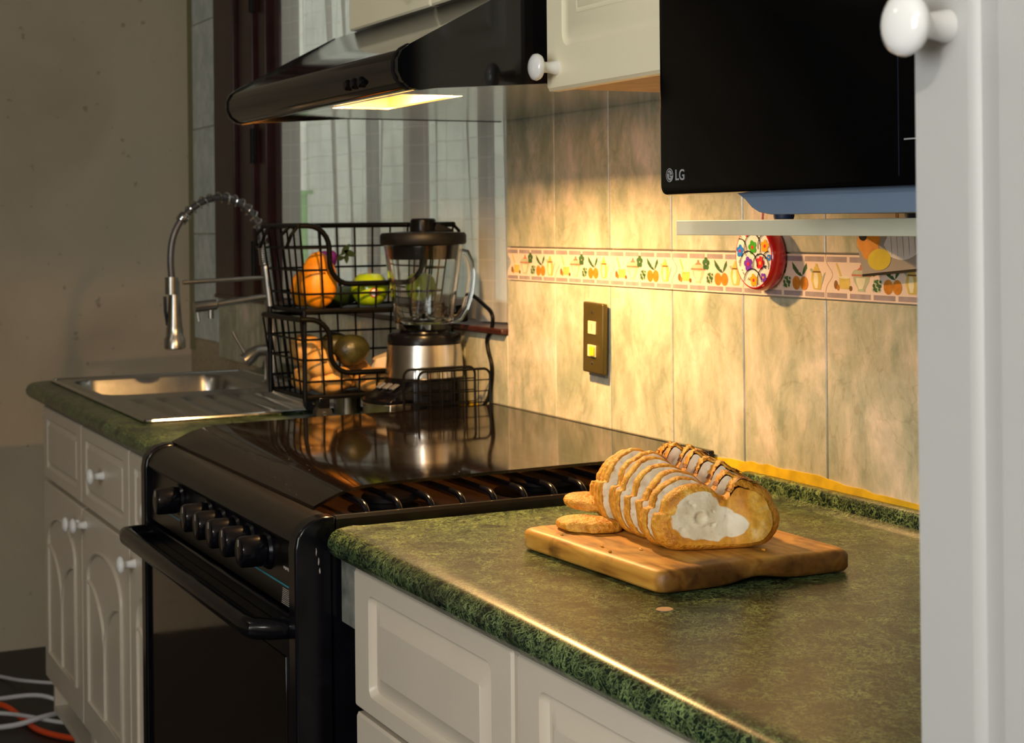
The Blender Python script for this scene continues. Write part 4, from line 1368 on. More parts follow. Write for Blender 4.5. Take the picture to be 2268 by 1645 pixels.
def card():
    t = thing('hanging_card', (1.14, -0.015, 1.22), 'printed card with white pumpkin hanging crooked under the shelf', 'card')
    def q(m): return m.xf(Matrix.Translation((1.098, -0.018, 1.221)) @ Matrix.Rotation(math.radians(-5.0), 4, 'Y'))
    sh_ = [(0, 0), (0.19, 0), (0.19, 0.17), (-0.03, 0.17)]
    m = MB().loops([[(a, -0.0025, b) for a, b in sh_], [(a, 0.0005, b) for a, b in sh_]])
    sheet = obj('sheet', q(m), simple('card_grey', srgb(150, 142, 134), 0.5, 0.15, 14), t, smooth=0)
    obj('edge_band', q(MB().box((0, -0.0035, -0.002), (0.19, 0.001, 0.0012))), BLACKM, t)
    def blob(name, u, v, ru, rv, mat, lift, n=20, lobes=0):
        pts = [(u + ru * math.cos(2 * PI * i / n) * (1 + 0.06 * math.cos(lobes * 2 * PI * i / n)), v + rv * math.sin(2 * PI * i / n)) for i in range(n)]
        return obj(name, q(MB().add([(a, -0.0026 - lift, b) for a, b in pts], [tuple(range(n))])), mat, sheet, smooth=0)
    PW, OR, YE = simple('pumpkin_white', srgb(206, 200, 200), 0.6, 0.08, 40), simple('card_orange', srgb(206, 130, 30), 0.6, 0.15, 60), simple('card_yellow', srgb(200, 176, 30), 0.6, 0.1, 40)
    blob('white_pumpkin', 0.085, 0.036, 0.036, 0.022, PW, 0.0002, 30, 8)
    for k in range(5):
        blob('pumpkin_rib', 0.062 + k * 0.0115, 0.036, 0.0006, 0.019 - 0.002 * abs(k - 2), MATS['card_grey'], 0.0004)
    obj('pumpkin_stem', q(MB().box((0.074, -0.003, 0.055), (0.079, -0.0027, 0.075))), B_BRN, sheet)
    blob('yellow_pumpkin', 0.036, 0.018, 0.022, 0.014, YE, 0.0003)
    for k in range(6):
        blob('orange_petal', 0.016 + 0.012 * math.cos(k * 1.1), 0.045 + 0.014 * math.sin(k * 1.1), 0.011, 0.012, OR, 0.0001 + 0.00002 * k)
    blob('flower_eye', 0.006, 0.052, 0.008, 0.007, G_BLK, 0.0006)
    blob('red_leaf', 0.125, 0.056, 0.018, 0.006, B_RED, 0.0003)
card()

# ================================================================== CUTTING BOARD
BZ = CT + 0.0005
def board():
    m = MB()
    out = []
    # plan outline of the board, with a worn notch on the near short side
    A, B_, C, D = Vector((1.048, -0.505)), Vector((1.35, -0.490)), Vector((1.352, -0.238)), Vector((1.055, -0.235))
    def seg(p, q_, n, wob=0.0, dip=0.0):
        for i in range(n):
            u = i / n
            v = p.lerp(q_, u)
            d = (q_ - p).normalized()
            nrm = Vector((d.y, -d.x))
            k = wob * noise.noise(Vector((v.x * 40, v.y * 40, 2)))
            k -= dip * math.exp(-((u - 0.45) / 0.07) ** 2)
            out.append(v + nrm * k)
    seg(A, B_, 30, 0.0012)
    seg(B_, C, 30, 0.002, 0.003)
    seg(C, D, 24, 0.001)
    seg(D, A, 24, 0.001)
    # round off the corners
    for _ in range(3):
        out = [out[i] * 0.5 + (out[i - 1] + out[(i + 1) % len(out)]) * 0.25 for i in range(len(out))]
    c = sum(out, Vector((0, 0))) / len(out)
    def loop(k, z, dipf=0):
        L = []
        for p in out:
            d = (p - c)
            q_ = c + d * (1 - k / d.length)
            u = (p.y + 0.49) / 0.25
            under = 0.006 * math.exp(-((u - 0.52) / 0.12) ** 2) if p.x > 1.33 else 0
            L.append((q_.x, q_.y, z + (under if dipf else 0)))
        return L
    T = 0.025
    m.loops([loop(0.012, BZ, 1), loop(0.003, BZ + 0.0015, 1), loop(0.0, BZ + 0.005, 1), loop(0.0, BZ + T - 0.0065), loop(0.0025, BZ + T - 0.0025), loop(0.007, BZ + T - 0.0005), loop(0.012, BZ + T)])
    o = obj('cutting_board', m, WOODB, None, smooth=50)
    return tag(o, 'worn wooden cutting board under the sliced bread', 'cutting board')
board()
BT = BZ + 0.025

# ================================================================== BREAD
def heart(u, k=0.0, seed=0):
    """outline of a slice, u in 0..1 anticlockwise from the bottom middle; returns (w,h) in slice widths"""
    pass
def slice_outline(seed, n=64, W=0.136, H=0.084):
    """two-lobed slice: flat base, broad left lobe, split, ragged right lobe"""
    key = [(0.0, 0.0), (0.22, 0.005), (0.38, 0.05), (0.47, 0.20), (0.505, 0.42), (0.475, 0.66), (0.42, 0.83), (0.33, 0.95), (0.25, 1.0), (0.19, 1.06), (0.14, 1.0), (0.09, 0.86), (0.05, 0.79), (0.0, 0.84), (-0.06, 0.94), (-0.14, 1.0), (-0.24, 1.0), (-0.33, 0.93), (-0.41, 0.80), (-0.445, 0.68), (-0.46, 0.60), (-0.50, 0.585), (-0.512, 0.50), (-0.51, 0.34), (-0.475, 0.16), (-0.39, 0.04), (-0.22, 0.005)]
    P = [Vector((a, b)) for a, b in key]
    out = []
    N = len(P)
    for i in range(N):
        a, b, c, d = P[i - 1], P[i], P[(i + 1) % N], P[(i + 2) % N]
        for k in range(6):
            u = k / 6
            q_ = 0.5 * ((2 * b) + (c - a) * u + (2 * a - 5 * b + 4 * c - d) * u * u + (3 * b - a - 3 * c + d) * u ** 3)
            s = 1 + 0.035 * noise.noise(Vector((q_.x * 4 + seed * 5.3, q_.y * 4, seed))) + 0.012 * noise.noise(Vector((q_.x * 22, q_.y * 22, seed * 2.0)))
            y = max(0, q_.y * s)
            out.append(Vector((q_.x * s * W, y * H)))
    return out

def bread_slice(idx, M, label, seed, th=0.0155, W=0.136, H=0.084, heel=False):
    """local frame: x across, z up, y = thickness (front face at y=0 looking to -y)"""
    t = thing('bread_slice', M.translation, label, 'bread slice', 'slices of the cut loaf')
    ol = slice_outline(seed, W=W, H=H)
    N = len(ol)
    c = Vector((0, H * 0.45))
    def loop(s, y, noise_amp=0.0):
        L = []
        for i, p in enumerate(ol):
            q_ = c + (p - c) * s
            if q_.y < 0: q_.y = 0
            L.append(Vector((q_.x, y + noise_amp * noise.noise(Vector((p.x * 120, p.y * 120, seed))), q_.y)))
        return L
    cr_ = MB()
    if heel:
        L = [loop(0.80, -0.0035, 0.001), loop(0.86, -0.0025, 0.001), loop(0.92, 0.0005, 0.001), loop(0.975, 0.005), loop(1.005, 0.010), loop(1.0, th - 0.001), loop(0.95, th)]
    else:
        L = [loop(0.93, 0.0008, 0.0012), loop(0.965, -0.0002, 0.001), loop(0.99, 0.0012, 0.0006), loop(1.01, th * 0.3), loop(1.012, th * 0.7), loop(0.995, th - 0.001), loop(0.95, th)]
    cr_.loops(L, cap0=False, cap1=True)
    # burnt ragged ear along the split
    for i in range(N):
        p = ol[i]
        if 0.10 * W < p.x < 0.30 * W and p.y > 0.78 * H:
            for l in range(7):
                v = cr_.v[l * N + i]
                k = noise.noise(Vector((i * 1.7, l * 0.6, seed * 3.0)))
                v.z += 0.004 * max(0, k) + 0.002
                v.x -= 0.003 * max(0, k)
    cr_.xf(M)
    obj('crust', cr_, CRUST, t, smooth=50)
    if True:
        top = MB()                                    # darker burnt strip on the ear
        seg_ = [i for i in range(N) if ol[i].x > 0.08 * W and ol[i].x < 0.36 * W and ol[i].y > 0.8 * H]
        if len(seg_) > 2:
            rows = []
            for y, s in ((0.0, 1.0), (th * 0.3, 1.02), (th * 0.75, 1.02), (th, 1.0)):
                rows.append([Vector(((c + (ol[i] - c) * s).x, y, (c + (ol[i] - c) * (s + 0.02 * max(0, noise.noise(Vector((i * 0.9, y * 200, seed)))))).y + 0.0012)) for i in seg_])
            top.loops(rows, cap0=False, cap1=False, closed=False)
            top.xf(M)
            obj('burnt_edge', top, CRUSTD, t, smooth=50)
    # crumb: polar grid with pores pressed in
    cm = MB()
    rng = random.Random(seed * 17 + 3)
    holes = [(rng.uniform(-0.38, 0.3) * W, rng.uniform(0.12, 0.85) * H, rng.uniform(0.0015, 0.0042)) for _ in range(26)]
    if heel:
        holes = [(rng.uniform(-0.4, -0.02) * W, rng.uniform(0.12, 0.85) * H, rng.uniform(0.001, 0.003)) for _ in range(16)]
        holes += [(-0.165 * W, 0.50 * H, 0.0075), (-0.22 * W, 0.70 * H, 0.0032)]
    rings = 26
    Ls = []
    for k in range(rings + 1):
        s = (0.81 if heel else 0.945) * (1 - k / rings) + 0.0001
        l = []
        for p in ol:
            q_ = c + (p - c) * s
            y = (-0.0036 if heel else 0.0003) + 0.0012 * noise.noise(Vector((q_.x * 90, q_.y * 90, seed * 1.3)))
            for hx, hz, hr in holes:
                d = math.hypot(q_.x - hx, q_.y - hz)
                if d < hr * 1.4:
                    y += (0.5 * hr if hr > 0.006 else hr * 0.8) * max(0, 1 - (d / hr) ** 2) - (0.0006 if hr > 0.006 and 0.85 * hr < d else 0)
            l.append(Vector((q_.x, y, max(q_.y, 0.001))))
        Ls.append(l)
    cm.loops(Ls, cap0=False, cap1=True)
    if heel:
        for v in cm.v:                                # the crusted cheek bulges
            if v.x > 0.05 * W:
                k = (v.x - 0.05 * W) / (0.4 * W)
                v.y -= 0.010 * math.sin(min(1, k) * PI) * max(0, 1 - ((v.z - 0.42 * H) / (0.5 * H)) ** 2)
    cm.xf(M)
    co = obj('crumb', cm, HEEL if heel else CRUMB, t, smooth=60)
    if heel:
        Mi = M.inverted()
        off = wloc(t)
        at_ = co.data.attributes.new('crusty', 'FLOAT', 'POINT')
        for i, v in enumerate(co.data.vertices):
            p = Mi @ (v.co + off)
            u, h = p.x / W, p.z / H
            e = math.hypot((u + 0.20) / 0.20, (h - 0.56) / 0.38)
            mid = math.hypot((u + 0.07) / 0.19, (h - 0.42) / 0.27)
            tail = math.hypot((u - 0.07) / 0.13, (h - 0.38) / 0.18)
            val = min(e, mid, tail) + 0.12 * noise.noise(Vector((u * 14, h * 9, 3.0)))
            at_.data[i].value = max(0.0, min(1.0, (val - 0.82) / 0.36))
    return t

# loaf frame: slices stand across the board, axis running back along the wall
ax = Vector((-0.985, 0.10, 0)).normalized()
order = ['front heel slice of the loaf, its pale crumb with a big round hole facing out', 'second slice from the front of the sliced loaf', 'third slice from the front of the sliced loaf', 'fourth slice from the front of the sliced loaf',
         'fifth slice from the front of the sliced loaf', 'sixth slice from the front of the sliced loaf', 'seventh slice from the front of the sliced loaf', 'eighth slice from the front of the sliced loaf', 'rearmost standing slice of the loaf, nearest the stove']
s_pos = 0.0
yoff = [0.0, -0.003, 0.003, -0.002, -0.004, 0.002, -0.006, -0.002, 0.002]
zmul = [0.90, 0.955, 1.01, 1.06, 1.11, 1.14, 1.14, 1.09, 1.0]
for i in range(9):
    rot = math.radians(75 + 1.2 * noise.noise(Vector((i * 3.3, 1, 2))) - i * 0.9)
    lean = math.radians(-5 + 1.2 * noise.noise(Vector((i * 2.7, 3, 1))) - i * 0.3)
    base = Vector((1.288, -0.372 + yoff[i], BT + 0.0012)) + ax * s_pos
    Wd = 0.145 - (0.001 * i if i < 6 else 0.004 * (i - 4))
    Hh = 0.081 * zmul[i]
    Mx = Matrix.Translation(base) @ Matrix.Rotation(rot, 4, 'Z') @ Matrix.Rotation(lean, 4, 'X')
    bread_slice(i, Mx, order[i], i + 1, 0.0195 if i else 0.0185, Wd, Hh, heel=(i == 0))
    s_pos += 0.0252
# two pieces lying flat at the far-left end
for j, (p, a, lab, rx, ry, tilt) in enumerate((((1.106, -0.440, BT + 0.0085), 0.5, 'slice lying flat on the board at the far end of the loaf', 0.044, 0.030, 0.0), ((1.052, -0.408, BT + 0.0245), 0.3, 'end piece resting on the flat slice behind the loaf', 0.036, 0.03, 0.10))):
    m = MB()
    N = 36
    def lp(s, z):
        return [(s * rx * math.cos(2 * PI * i / N), s * ry * math.sin(2 * PI * i / N) * (1 + 0.2 * noise.noise(Vector((math.cos(2 * PI * i / N) * 2, math.sin(2 * PI * i / N) * 2, j)))), z + 0.001 * noise.noise(Vector((i * 0.4, z * 90, j)))) for i in range(N)]
    m.loops([lp(0.8, -0.0078), lp(0.96, -0.0065), lp(1.0, -0.002), lp(0.95, 0.002), lp(0.8, 0.0045), lp(0.45, 0.0068), lp(0.05, 0.0075)])
    m.xf(Matrix.Translation(p) @ Matrix.Rotation(a, 4, 'Z') @ Matrix.Rotation(tilt, 4, 'Y'))
    tag(obj('bread_slice', m, CRUST, None, smooth=60), lab, 'bread slice', 'slices of the cut loaf')
for j, (x, y) in enumerate(((1.12, -0.485), (1.205, -0.478), (1.235, -0.485), (1.24, -0.448), (1.31, -0.33))):
    m = MB().ellipsoid((x, y, BT + 0.0012), (0.0035, 0.0016, 0.0012), 8, 6, 0.5, j)
    tag(obj('bread_crumb', m, CRUST, None), 'tiny golden crumb lying on the cutting board', 'crumb', 'crumbs scattered on the board')

# ================================================================== TWO-TIER WIRE BASKET
def basket():
    t = thing('wire_basket', (-0.34, -0.17, CT), 'black two-tier wire basket cart with fruit beside the blender', 'basket')
    xf, xb, yl, yr = -0.236, -0.48, -0.345, -0.014
    WR = 0.0023
    def tier(z0, z1, zcut, name_suffix=''):
        # top outline and tapered bottom outline (front/back in x, left/right in y)
        tpr = 0.018
        def top_pt(a): return a
        X0, X1, Y0, Y1 = xb, xf, yl, yr
        bx0, bx1, by0, by1 = xb + tpr, xf - tpr, yl + tpr, yr - tpr
        def P(u, v, k):      # k 0 bottom..1 top, u 0..1 back->front, v 0..1 left->right
            return (((bx0 + (bx1 - bx0) * u) * (1 - k) + (X0 + (X1 - X0) * u) * k), ((by0 + (by1 - by0) * v) * (1 - k) + (Y0 + (Y1 - Y0) * v) * k), z0 + (z1 - z0) * k)
        kc = (zcut - z0) / (z1 - z0)
        ny, nx = 8, 6
        vc0, vc1 = 0.16, 0.84
        def ktop(v):
            return kc if vc0 < v < vc1 else 1.0
        # front uprights
        for i in range(ny + 1):
            v = i / ny
            obj('wire', MB().tube([P(1, v, 0), P(1, v, ktop(v))], WR, 6), BLACKW, t)
            obj('wire', MB().tube([P(0, v, 0), P(0, v, 1)], WR, 6), BLACKW, t)
        for i in range(1, nx):
            u = i / nx
            obj('wire', MB().tube([P(u, 0, 0), P(u, 0, 1)], WR, 6), BLACKW, t)
            obj('wire', MB().tube([P(u, 1, 0), P(u, 1, 1)], WR, 6), BLACKW, t)
        for k in (0.2, 0.48, 0.74):
            pts = [P(0, 0, k), P(1, 0, k)]
            obj('wire', MB().tube([P(0, 0, k), P(0, 1, k)], WR, 6), BLACKW, t)
            obj('wire', MB().tube([P(0, 0, k), P(1, 0, k)], WR, 6), BLACKW, t)
            obj('wire', MB().tube([P(0, 1, k), P(1, 1, k)], WR, 6), BLACKW, t)
            if k < kc:
                obj('wire', MB().tube([P(1, 0, k), P(1, 1, k)], WR, 6), BLACKW, t)
            else:
                obj('wire', MB().tube([P(1, 0, k), P(1, vc0, k)], WR, 6), BLACKW, t)
                obj('wire', MB().tube([P(1, vc1, k), P(1, 1, k)], WR, 6), BLACKW, t)
        # thick rim: round three sides then dipping across the front
        rim = [P(1, 0.0, 1)]
        def arc_pts(vc, kcen, rv, rk, a0, a1, n=6):
            return [P(1, vc + rv * math.cos(math.radians(a0 + (a1 - a0) * i / n)), kcen + rk * math.sin(math.radians(a0 + (a1 - a0) * i / n))) for i in range(n + 1)]
        rv, rk = 0.13, 0.26
        front = [P(1, 0.0, 1), P(1, 0.05, 1)] + arc_pts(vc0 - rv + 0.02, 1 - rk, rv, rk, 90, 0) + arc_pts(vc0 + 0.02 + rv, kc + rk, rv, rk, 180, 270) + \
                arc_pts(vc1 - 0.02 - rv, kc + rk, rv, rk, 270, 360) + arc_pts(vc1 - 0.02 + rv, 1 - rk, rv, rk, 180, 90) + [P(1, 0.95, 1), P(1, 1, 1)]
        obj('rim', MB().tube(front, 0.0055, 10), BLACKW, t)
        obj('rim', MB().tube([P(1, 0, 1), P(0.03, 0, 1), P(0, 0.03, 1), P(0, 0.97, 1), P(0.03, 1, 1), P(1, 1, 1)], 0.0055, 10), BLACKW, t)
        # tray floor
        m = MB().box((bx0, by0, z0 - 0.004), (bx1, by1, z0))
        obj('tray', m, BLACKM, t, 0.002)
        obj('tray_rim', MB().tube([(bx0, by0, z0), (bx1, by0, z0), (bx1, by1, z0), (bx0, by1, z0)], 0.005, 8, True), BLACKW, t)
        return P
    tier(0.952, 1.108, 0.998)
    tier(1.123, 1.293, 1.176)
    # side handles on the top tier
    for y, s in ((yl, -1), (yr, 1)):
        if s < 0:
            for xa in (-0.44, -0.27):
                pts = [(xa - 0.025, y, 1.293), (xa - 0.03, y + s * 0.016, 1.275), (xa - 0.012, y + s * 0.02, 1.25), (xa + 0.012, y + s * 0.02, 1.25), (xa + 0.03, y + s * 0.016, 1.275), (xa + 0.025, y, 1.293)]
                obj('handle', MB().tube(pts, 0.0036, 8), BLACKW, t)
        else:
            pts = [(-0.29, y - 0.004, 1.293), (-0.285, y + 0.012, 1.28), (-0.27, y + 0.014, 1.25), (-0.25, y + 0.014, 1.25), (-0.235, y + 0.012, 1.28), (-0.23, y - 0.004, 1.293)]
            obj('handle', MB().tube(pts, 0.0036, 8), BLACKW, t)
    # corner posts linking the tiers
    for x, y in ((xf - 0.012, yl + 0.012), (xb + 0.012, yl + 0.012), (xf - 0.012, yr - 0.012), (xb + 0.012, yr - 0.012)):
        obj('post', MB().tube([(x, y, 0.945), (x, y, 1.125)], 0.005, 8), BLACKW, t)
    # casters
    for x, y in ((-0.262, -0.292), (-0.41, -0.262), (-0.27, -0.05), (-0.44, -0.05)):
        zc = CT + (0.0055 if x < -0.40 else 0.0) + 0.0185
        c = obj('caster', MB().box((x - 0.012, y - 0.012, zc + 0.01), (x + 0.012, y + 0.012, 0.952)), BLACKPL, t, 0.003)
        obj('wheel', MB().lathe([(0.004, -0.011), (0.0165, -0.011), (0.018, -0.008), (0.018, 0.008), (0.0165, 0.011), (0.004, 0.011)], (x, y, zc), 24, axis='x'), RUBBER, c)
        obj('axle_cap', MB().lathe([(0.005, 0.011), (0.004, 0.0145), (0, 0.015)], (x, y, zc), 10, axis='x'), CHROME, c)
basket()

def fruit(name, c, r, mat, label, cat, group=None, rot=(0, 0, 0), wob=0.12, seed=0, shape=None, stem=False):
    m = MB()
    m.ellipsoid((0, 0, 0), r, 26, 18, wob, seed)
    if shape:
        for v in m.v:
            shape(v, r)
    R3 = Matrix.Translation(c) @ Matrix.Rotation(rot[2], 4, 'Z') @ Matrix.Rotation(rot[1], 4, 'Y') @ Matrix.Rotation(rot[0], 4, 'X')
    m.xf(R3)
    if stem:
        t = thing(name, (c[0], c[1], c[2] - r[2]), label, cat, group)
        obj('flesh', m, mat, t, smooth=80)
        st = MB().tube([(0, 0, r[2] * 0.78), (0.001, 0.001, r[2] * 1.0), (0.003, 0.001, r[2] * 1.12)], 0.0012, 6).xf(R3)
        obj('stem', st, B_BRN, t)
        return t
    return tag(obj(name, m, mat, None, smooth=80), label, cat, group)
Z1, Z2 = 1.1235, 0.9525
def mango_shape(v, r):
    v.x *= 1 - 0.06 * (v.z / r[2]); v.y *= 1 - 0.1 * (v.z / r[2])
def apple_shape(v, r):
    d = math.hypot(v.x, v.y) / r[0]
    if v.z > 0: v.z -= 0.22 * r[2] * math.exp(-(d / 0.35) ** 2)
    else: v.z += 0.15 * r[2] * math.exp(-(d / 0.35) ** 2)
    k = 1 - 0.1 * max(0, -v.z / r[2]); v.x *= k; v.y *= k
fruit('mango', (-0.295, -0.286, Z1 + 0.059), (0.037, 0.038, 0.057), FRUIT_O, 'large orange mango standing upright in the top basket', 'mango', 'mangoes in the top basket', wob=0.03, seed=2, shape=mango_shape)
fruit('mango', (-0.375, -0.288, Z1 + 0.040), (0.033, 0.03, 0.038), FRUIT_O, 'smaller orange mango half hidden behind the upright one', 'mango', 'mangoes in the top basket', wob=0.1, seed=5)
ap = fruit('green_apple', (-0.295, -0.176, Z1 + 0.0385), (0.0385, 0.0385, 0.038), FRUIT_G, 'bright green apple with a round sticker in the top basket', 'apple', 'green apples in the top basket', wob=0.04, seed=3, shape=apple_shape, stem=True)
d = Vector((0.80, -0.10, -0.12)).normalized()
sp = Vector((-0.295, -0.176, Z1 + 0.0385))
stk = MB()
zx = d.cross(Vector((0, 0, 1))).normalized(); zy = zx.cross(d)
pts = []
for ring_, rad in ((0, 0.0098), (1, 0.0075)):
    m = MB()
    L = []
    for s in (0.01, 0.5, 1.0):
        l = []
        for i in range(18):
            a = 2 * PI * i / 18
            q_ = sp + (d + (zx * math.cos(a) + zy * math.sin(a)) * rad * s / 0.0385).normalized() * (0.0392 + 0.0003 * ring_)
            l.append(q_)
        L.append(l)
    m.loops(L, cap0=True, cap1=False)
    obj('sticker', m, RED if ring_ == 0 else LABELW, ap, smooth=60)
fruit('green_apple', (-0.30, -0.062, Z1 + 0.0375), (0.037, 0.037, 0.037), FRUIT_G, 'green apple seen through the glass blender jug', 'apple', 'green apples in the top basket', wob=0.04, seed=4, shape=apple_shape, stem=True)
fruit('cucumber', (-0.37, -0.215, Z1 + 0.0215), (0.021, 0.066, 0.021), CUKE, 'dark green cucumber lying behind the sticker apple', 'cucumber', rot=(0.12, 0, 0.4), wob=0.05, seed=6)
pots = [((-0.288, -0.288, Z2 + 0.064), (0.037, 0.03, 0.031), (0, 0, 0.5), 'pale potato on top of the pile, nearest the wire front'),
        ((-0.355, -0.294, Z2 + 0.086), (0.042, 0.034, 0.032), (0, 0.3, 0.2), 'large pale potato at the top left of the lower basket'),
        ((-0.287, -0.262, Z2 + 0.0285), (0.03, 0.046, 0.027), (0.1, 0, 0.1), 'golden oval potato at the front bottom of the lower basket'),
        ((-0.288, -0.172, Z2 + 0.0265), (0.03, 0.042, 0.025), (0, 0, -0.2), 'golden potato beside the blender at the front of the lower basket'),
        ((-0.352, -0.300, Z2 + 0.0285), (0.035, 0.022, 0.026), (0, 0, 0.1), 'potato low at the left side wires of the lower basket'),
        ((-0.355, -0.185, Z2 + 0.034), (0.036, 0.032, 0.031), (0, 0, 0.4), 'potato half buried under the paper bag and avocado')]
for i, (c, r, ro, lab) in enumerate(pots):
    fruit('potato', c, r, POTATO, lab, 'potato', 'potatoes in the lower basket', ro, 0.16, i + 20)
fruit('avocado', (-0.290, -0.220, Z2 + 0.088), (0.034, 0.037, 0.032), AVO, 'dark green avocado lying on the potatoes', 'avocado', 'avocados in the lower basket', (0.2, 0, 0), 0.08, 31)
fruit('avocado', (-0.360, -0.228, Z2 + 0.092), (0.03, 0.036, 0.03), AVO, 'almost black avocado behind the greener one', 'avocado', 'avocados in the lower basket', (0, 0, 0.5), 0.08, 32)
# crumpled paper bag in the lower tier
m = MB()
Ls = []
for k, (w_, h_) in enumerate(((0.05, 0.0), (0.06, 0.02), (0.062, 0.045), (0.05, 0.065), (0.02, 0.078))):
    l = []
    for i in range(24):
        a = 2 * PI * i / 24
        kx = 1 + 0.22 * noise.noise(Vector((math.cos(a) * 2, math.sin(a) * 2, k * 0.8)))
        l.append((-0.315 + w_ * 0.75 * kx * math.cos(a), -0.105 + w_ * kx * math.sin(a), Z2 + 0.001 + h_ + 0.012 * noise.noise(Vector((a, k, 1.0))) * (k > 0)))
    Ls.append(l)
m.loops(Ls)
tag(obj('paper_bag', m, PAPER, None, smooth=30), 'crumpled pale paper bag in the lower basket behind the blender', 'bag')
# purple flower with leaves behind the mango
t = thing('flower', (-0.42, -0.262, Z1), 'purple flower with dark green leaves behind the mango', 'flower')
obj('stem', MB().tube([(-0.42, -0.262, Z1), (-0.425, -0.235, Z1 + 0.06), (-0.43, -0.20, Z1 + 0.10)], 0.0016, 6), LEAF, t)
for k in range(7):
    a = k * 0.9
    obj('petal', MB().ellipsoid((-0.42 + 0.008 * math.cos(a), -0.222 + 0.009 * math.sin(a), Z1 + 0.098 + 0.006 * math.sin(a * 2)), (0.009, 0.012, 0.014), 10, 8), PURPLE, t, smooth=80)
for (y, z, s, a) in ((-0.178, Z1 + 0.118, 0.016, 0.9), (-0.168, Z1 + 0.110, 0.016, -0.4), (-0.19, Z1 + 0.10, 0.012, 0.2), (-0.176, Z1 + 0.10, 0.012, 1.6)):
    L = []
    lm = MB()
    n = 10
    up_ = [(-s + 2 * s * i / n, 0.42 * s * math.sin(PI * i / n)) for i in range(n + 1)]
    dn = [(u, -v) for u, v in reversed(up_[1:-1])]
    pts = up_ + dn
    rot = lambda u, v: (u * math.cos(a) - v * math.sin(a), u * math.sin(a) + v * math.cos(a))
    P2 = [rot(u, v) for u, v in pts]
    lm.loops([[(-0.43, y + u, z + v) for u, v in P2], [(-0.4285, y + u, z + v) for u, v in P2]])
    obj('leaf', lm, LEAF, t)
obj('leaf_stalk', MB().tube([(-0.43, -0.20, Z1 + 0.10), (-0.43, -0.178, Z1 + 0.115), (-0.43, -0.16, Z1 + 0.112)], 0.0014, 6), LEAF, t)
# steel canister glimpsed under the basket
tag(obj('steel_canister', MB().lathe([(0.028, CT + 0.0055), (0.028, CT + 0.044), (0.026, CT + 0.046), (0.0, CT + 0.046)], (-0.355, -0.205, 0), 32), STEEL, None), 'small steel tin under the wire basket', 'tin')

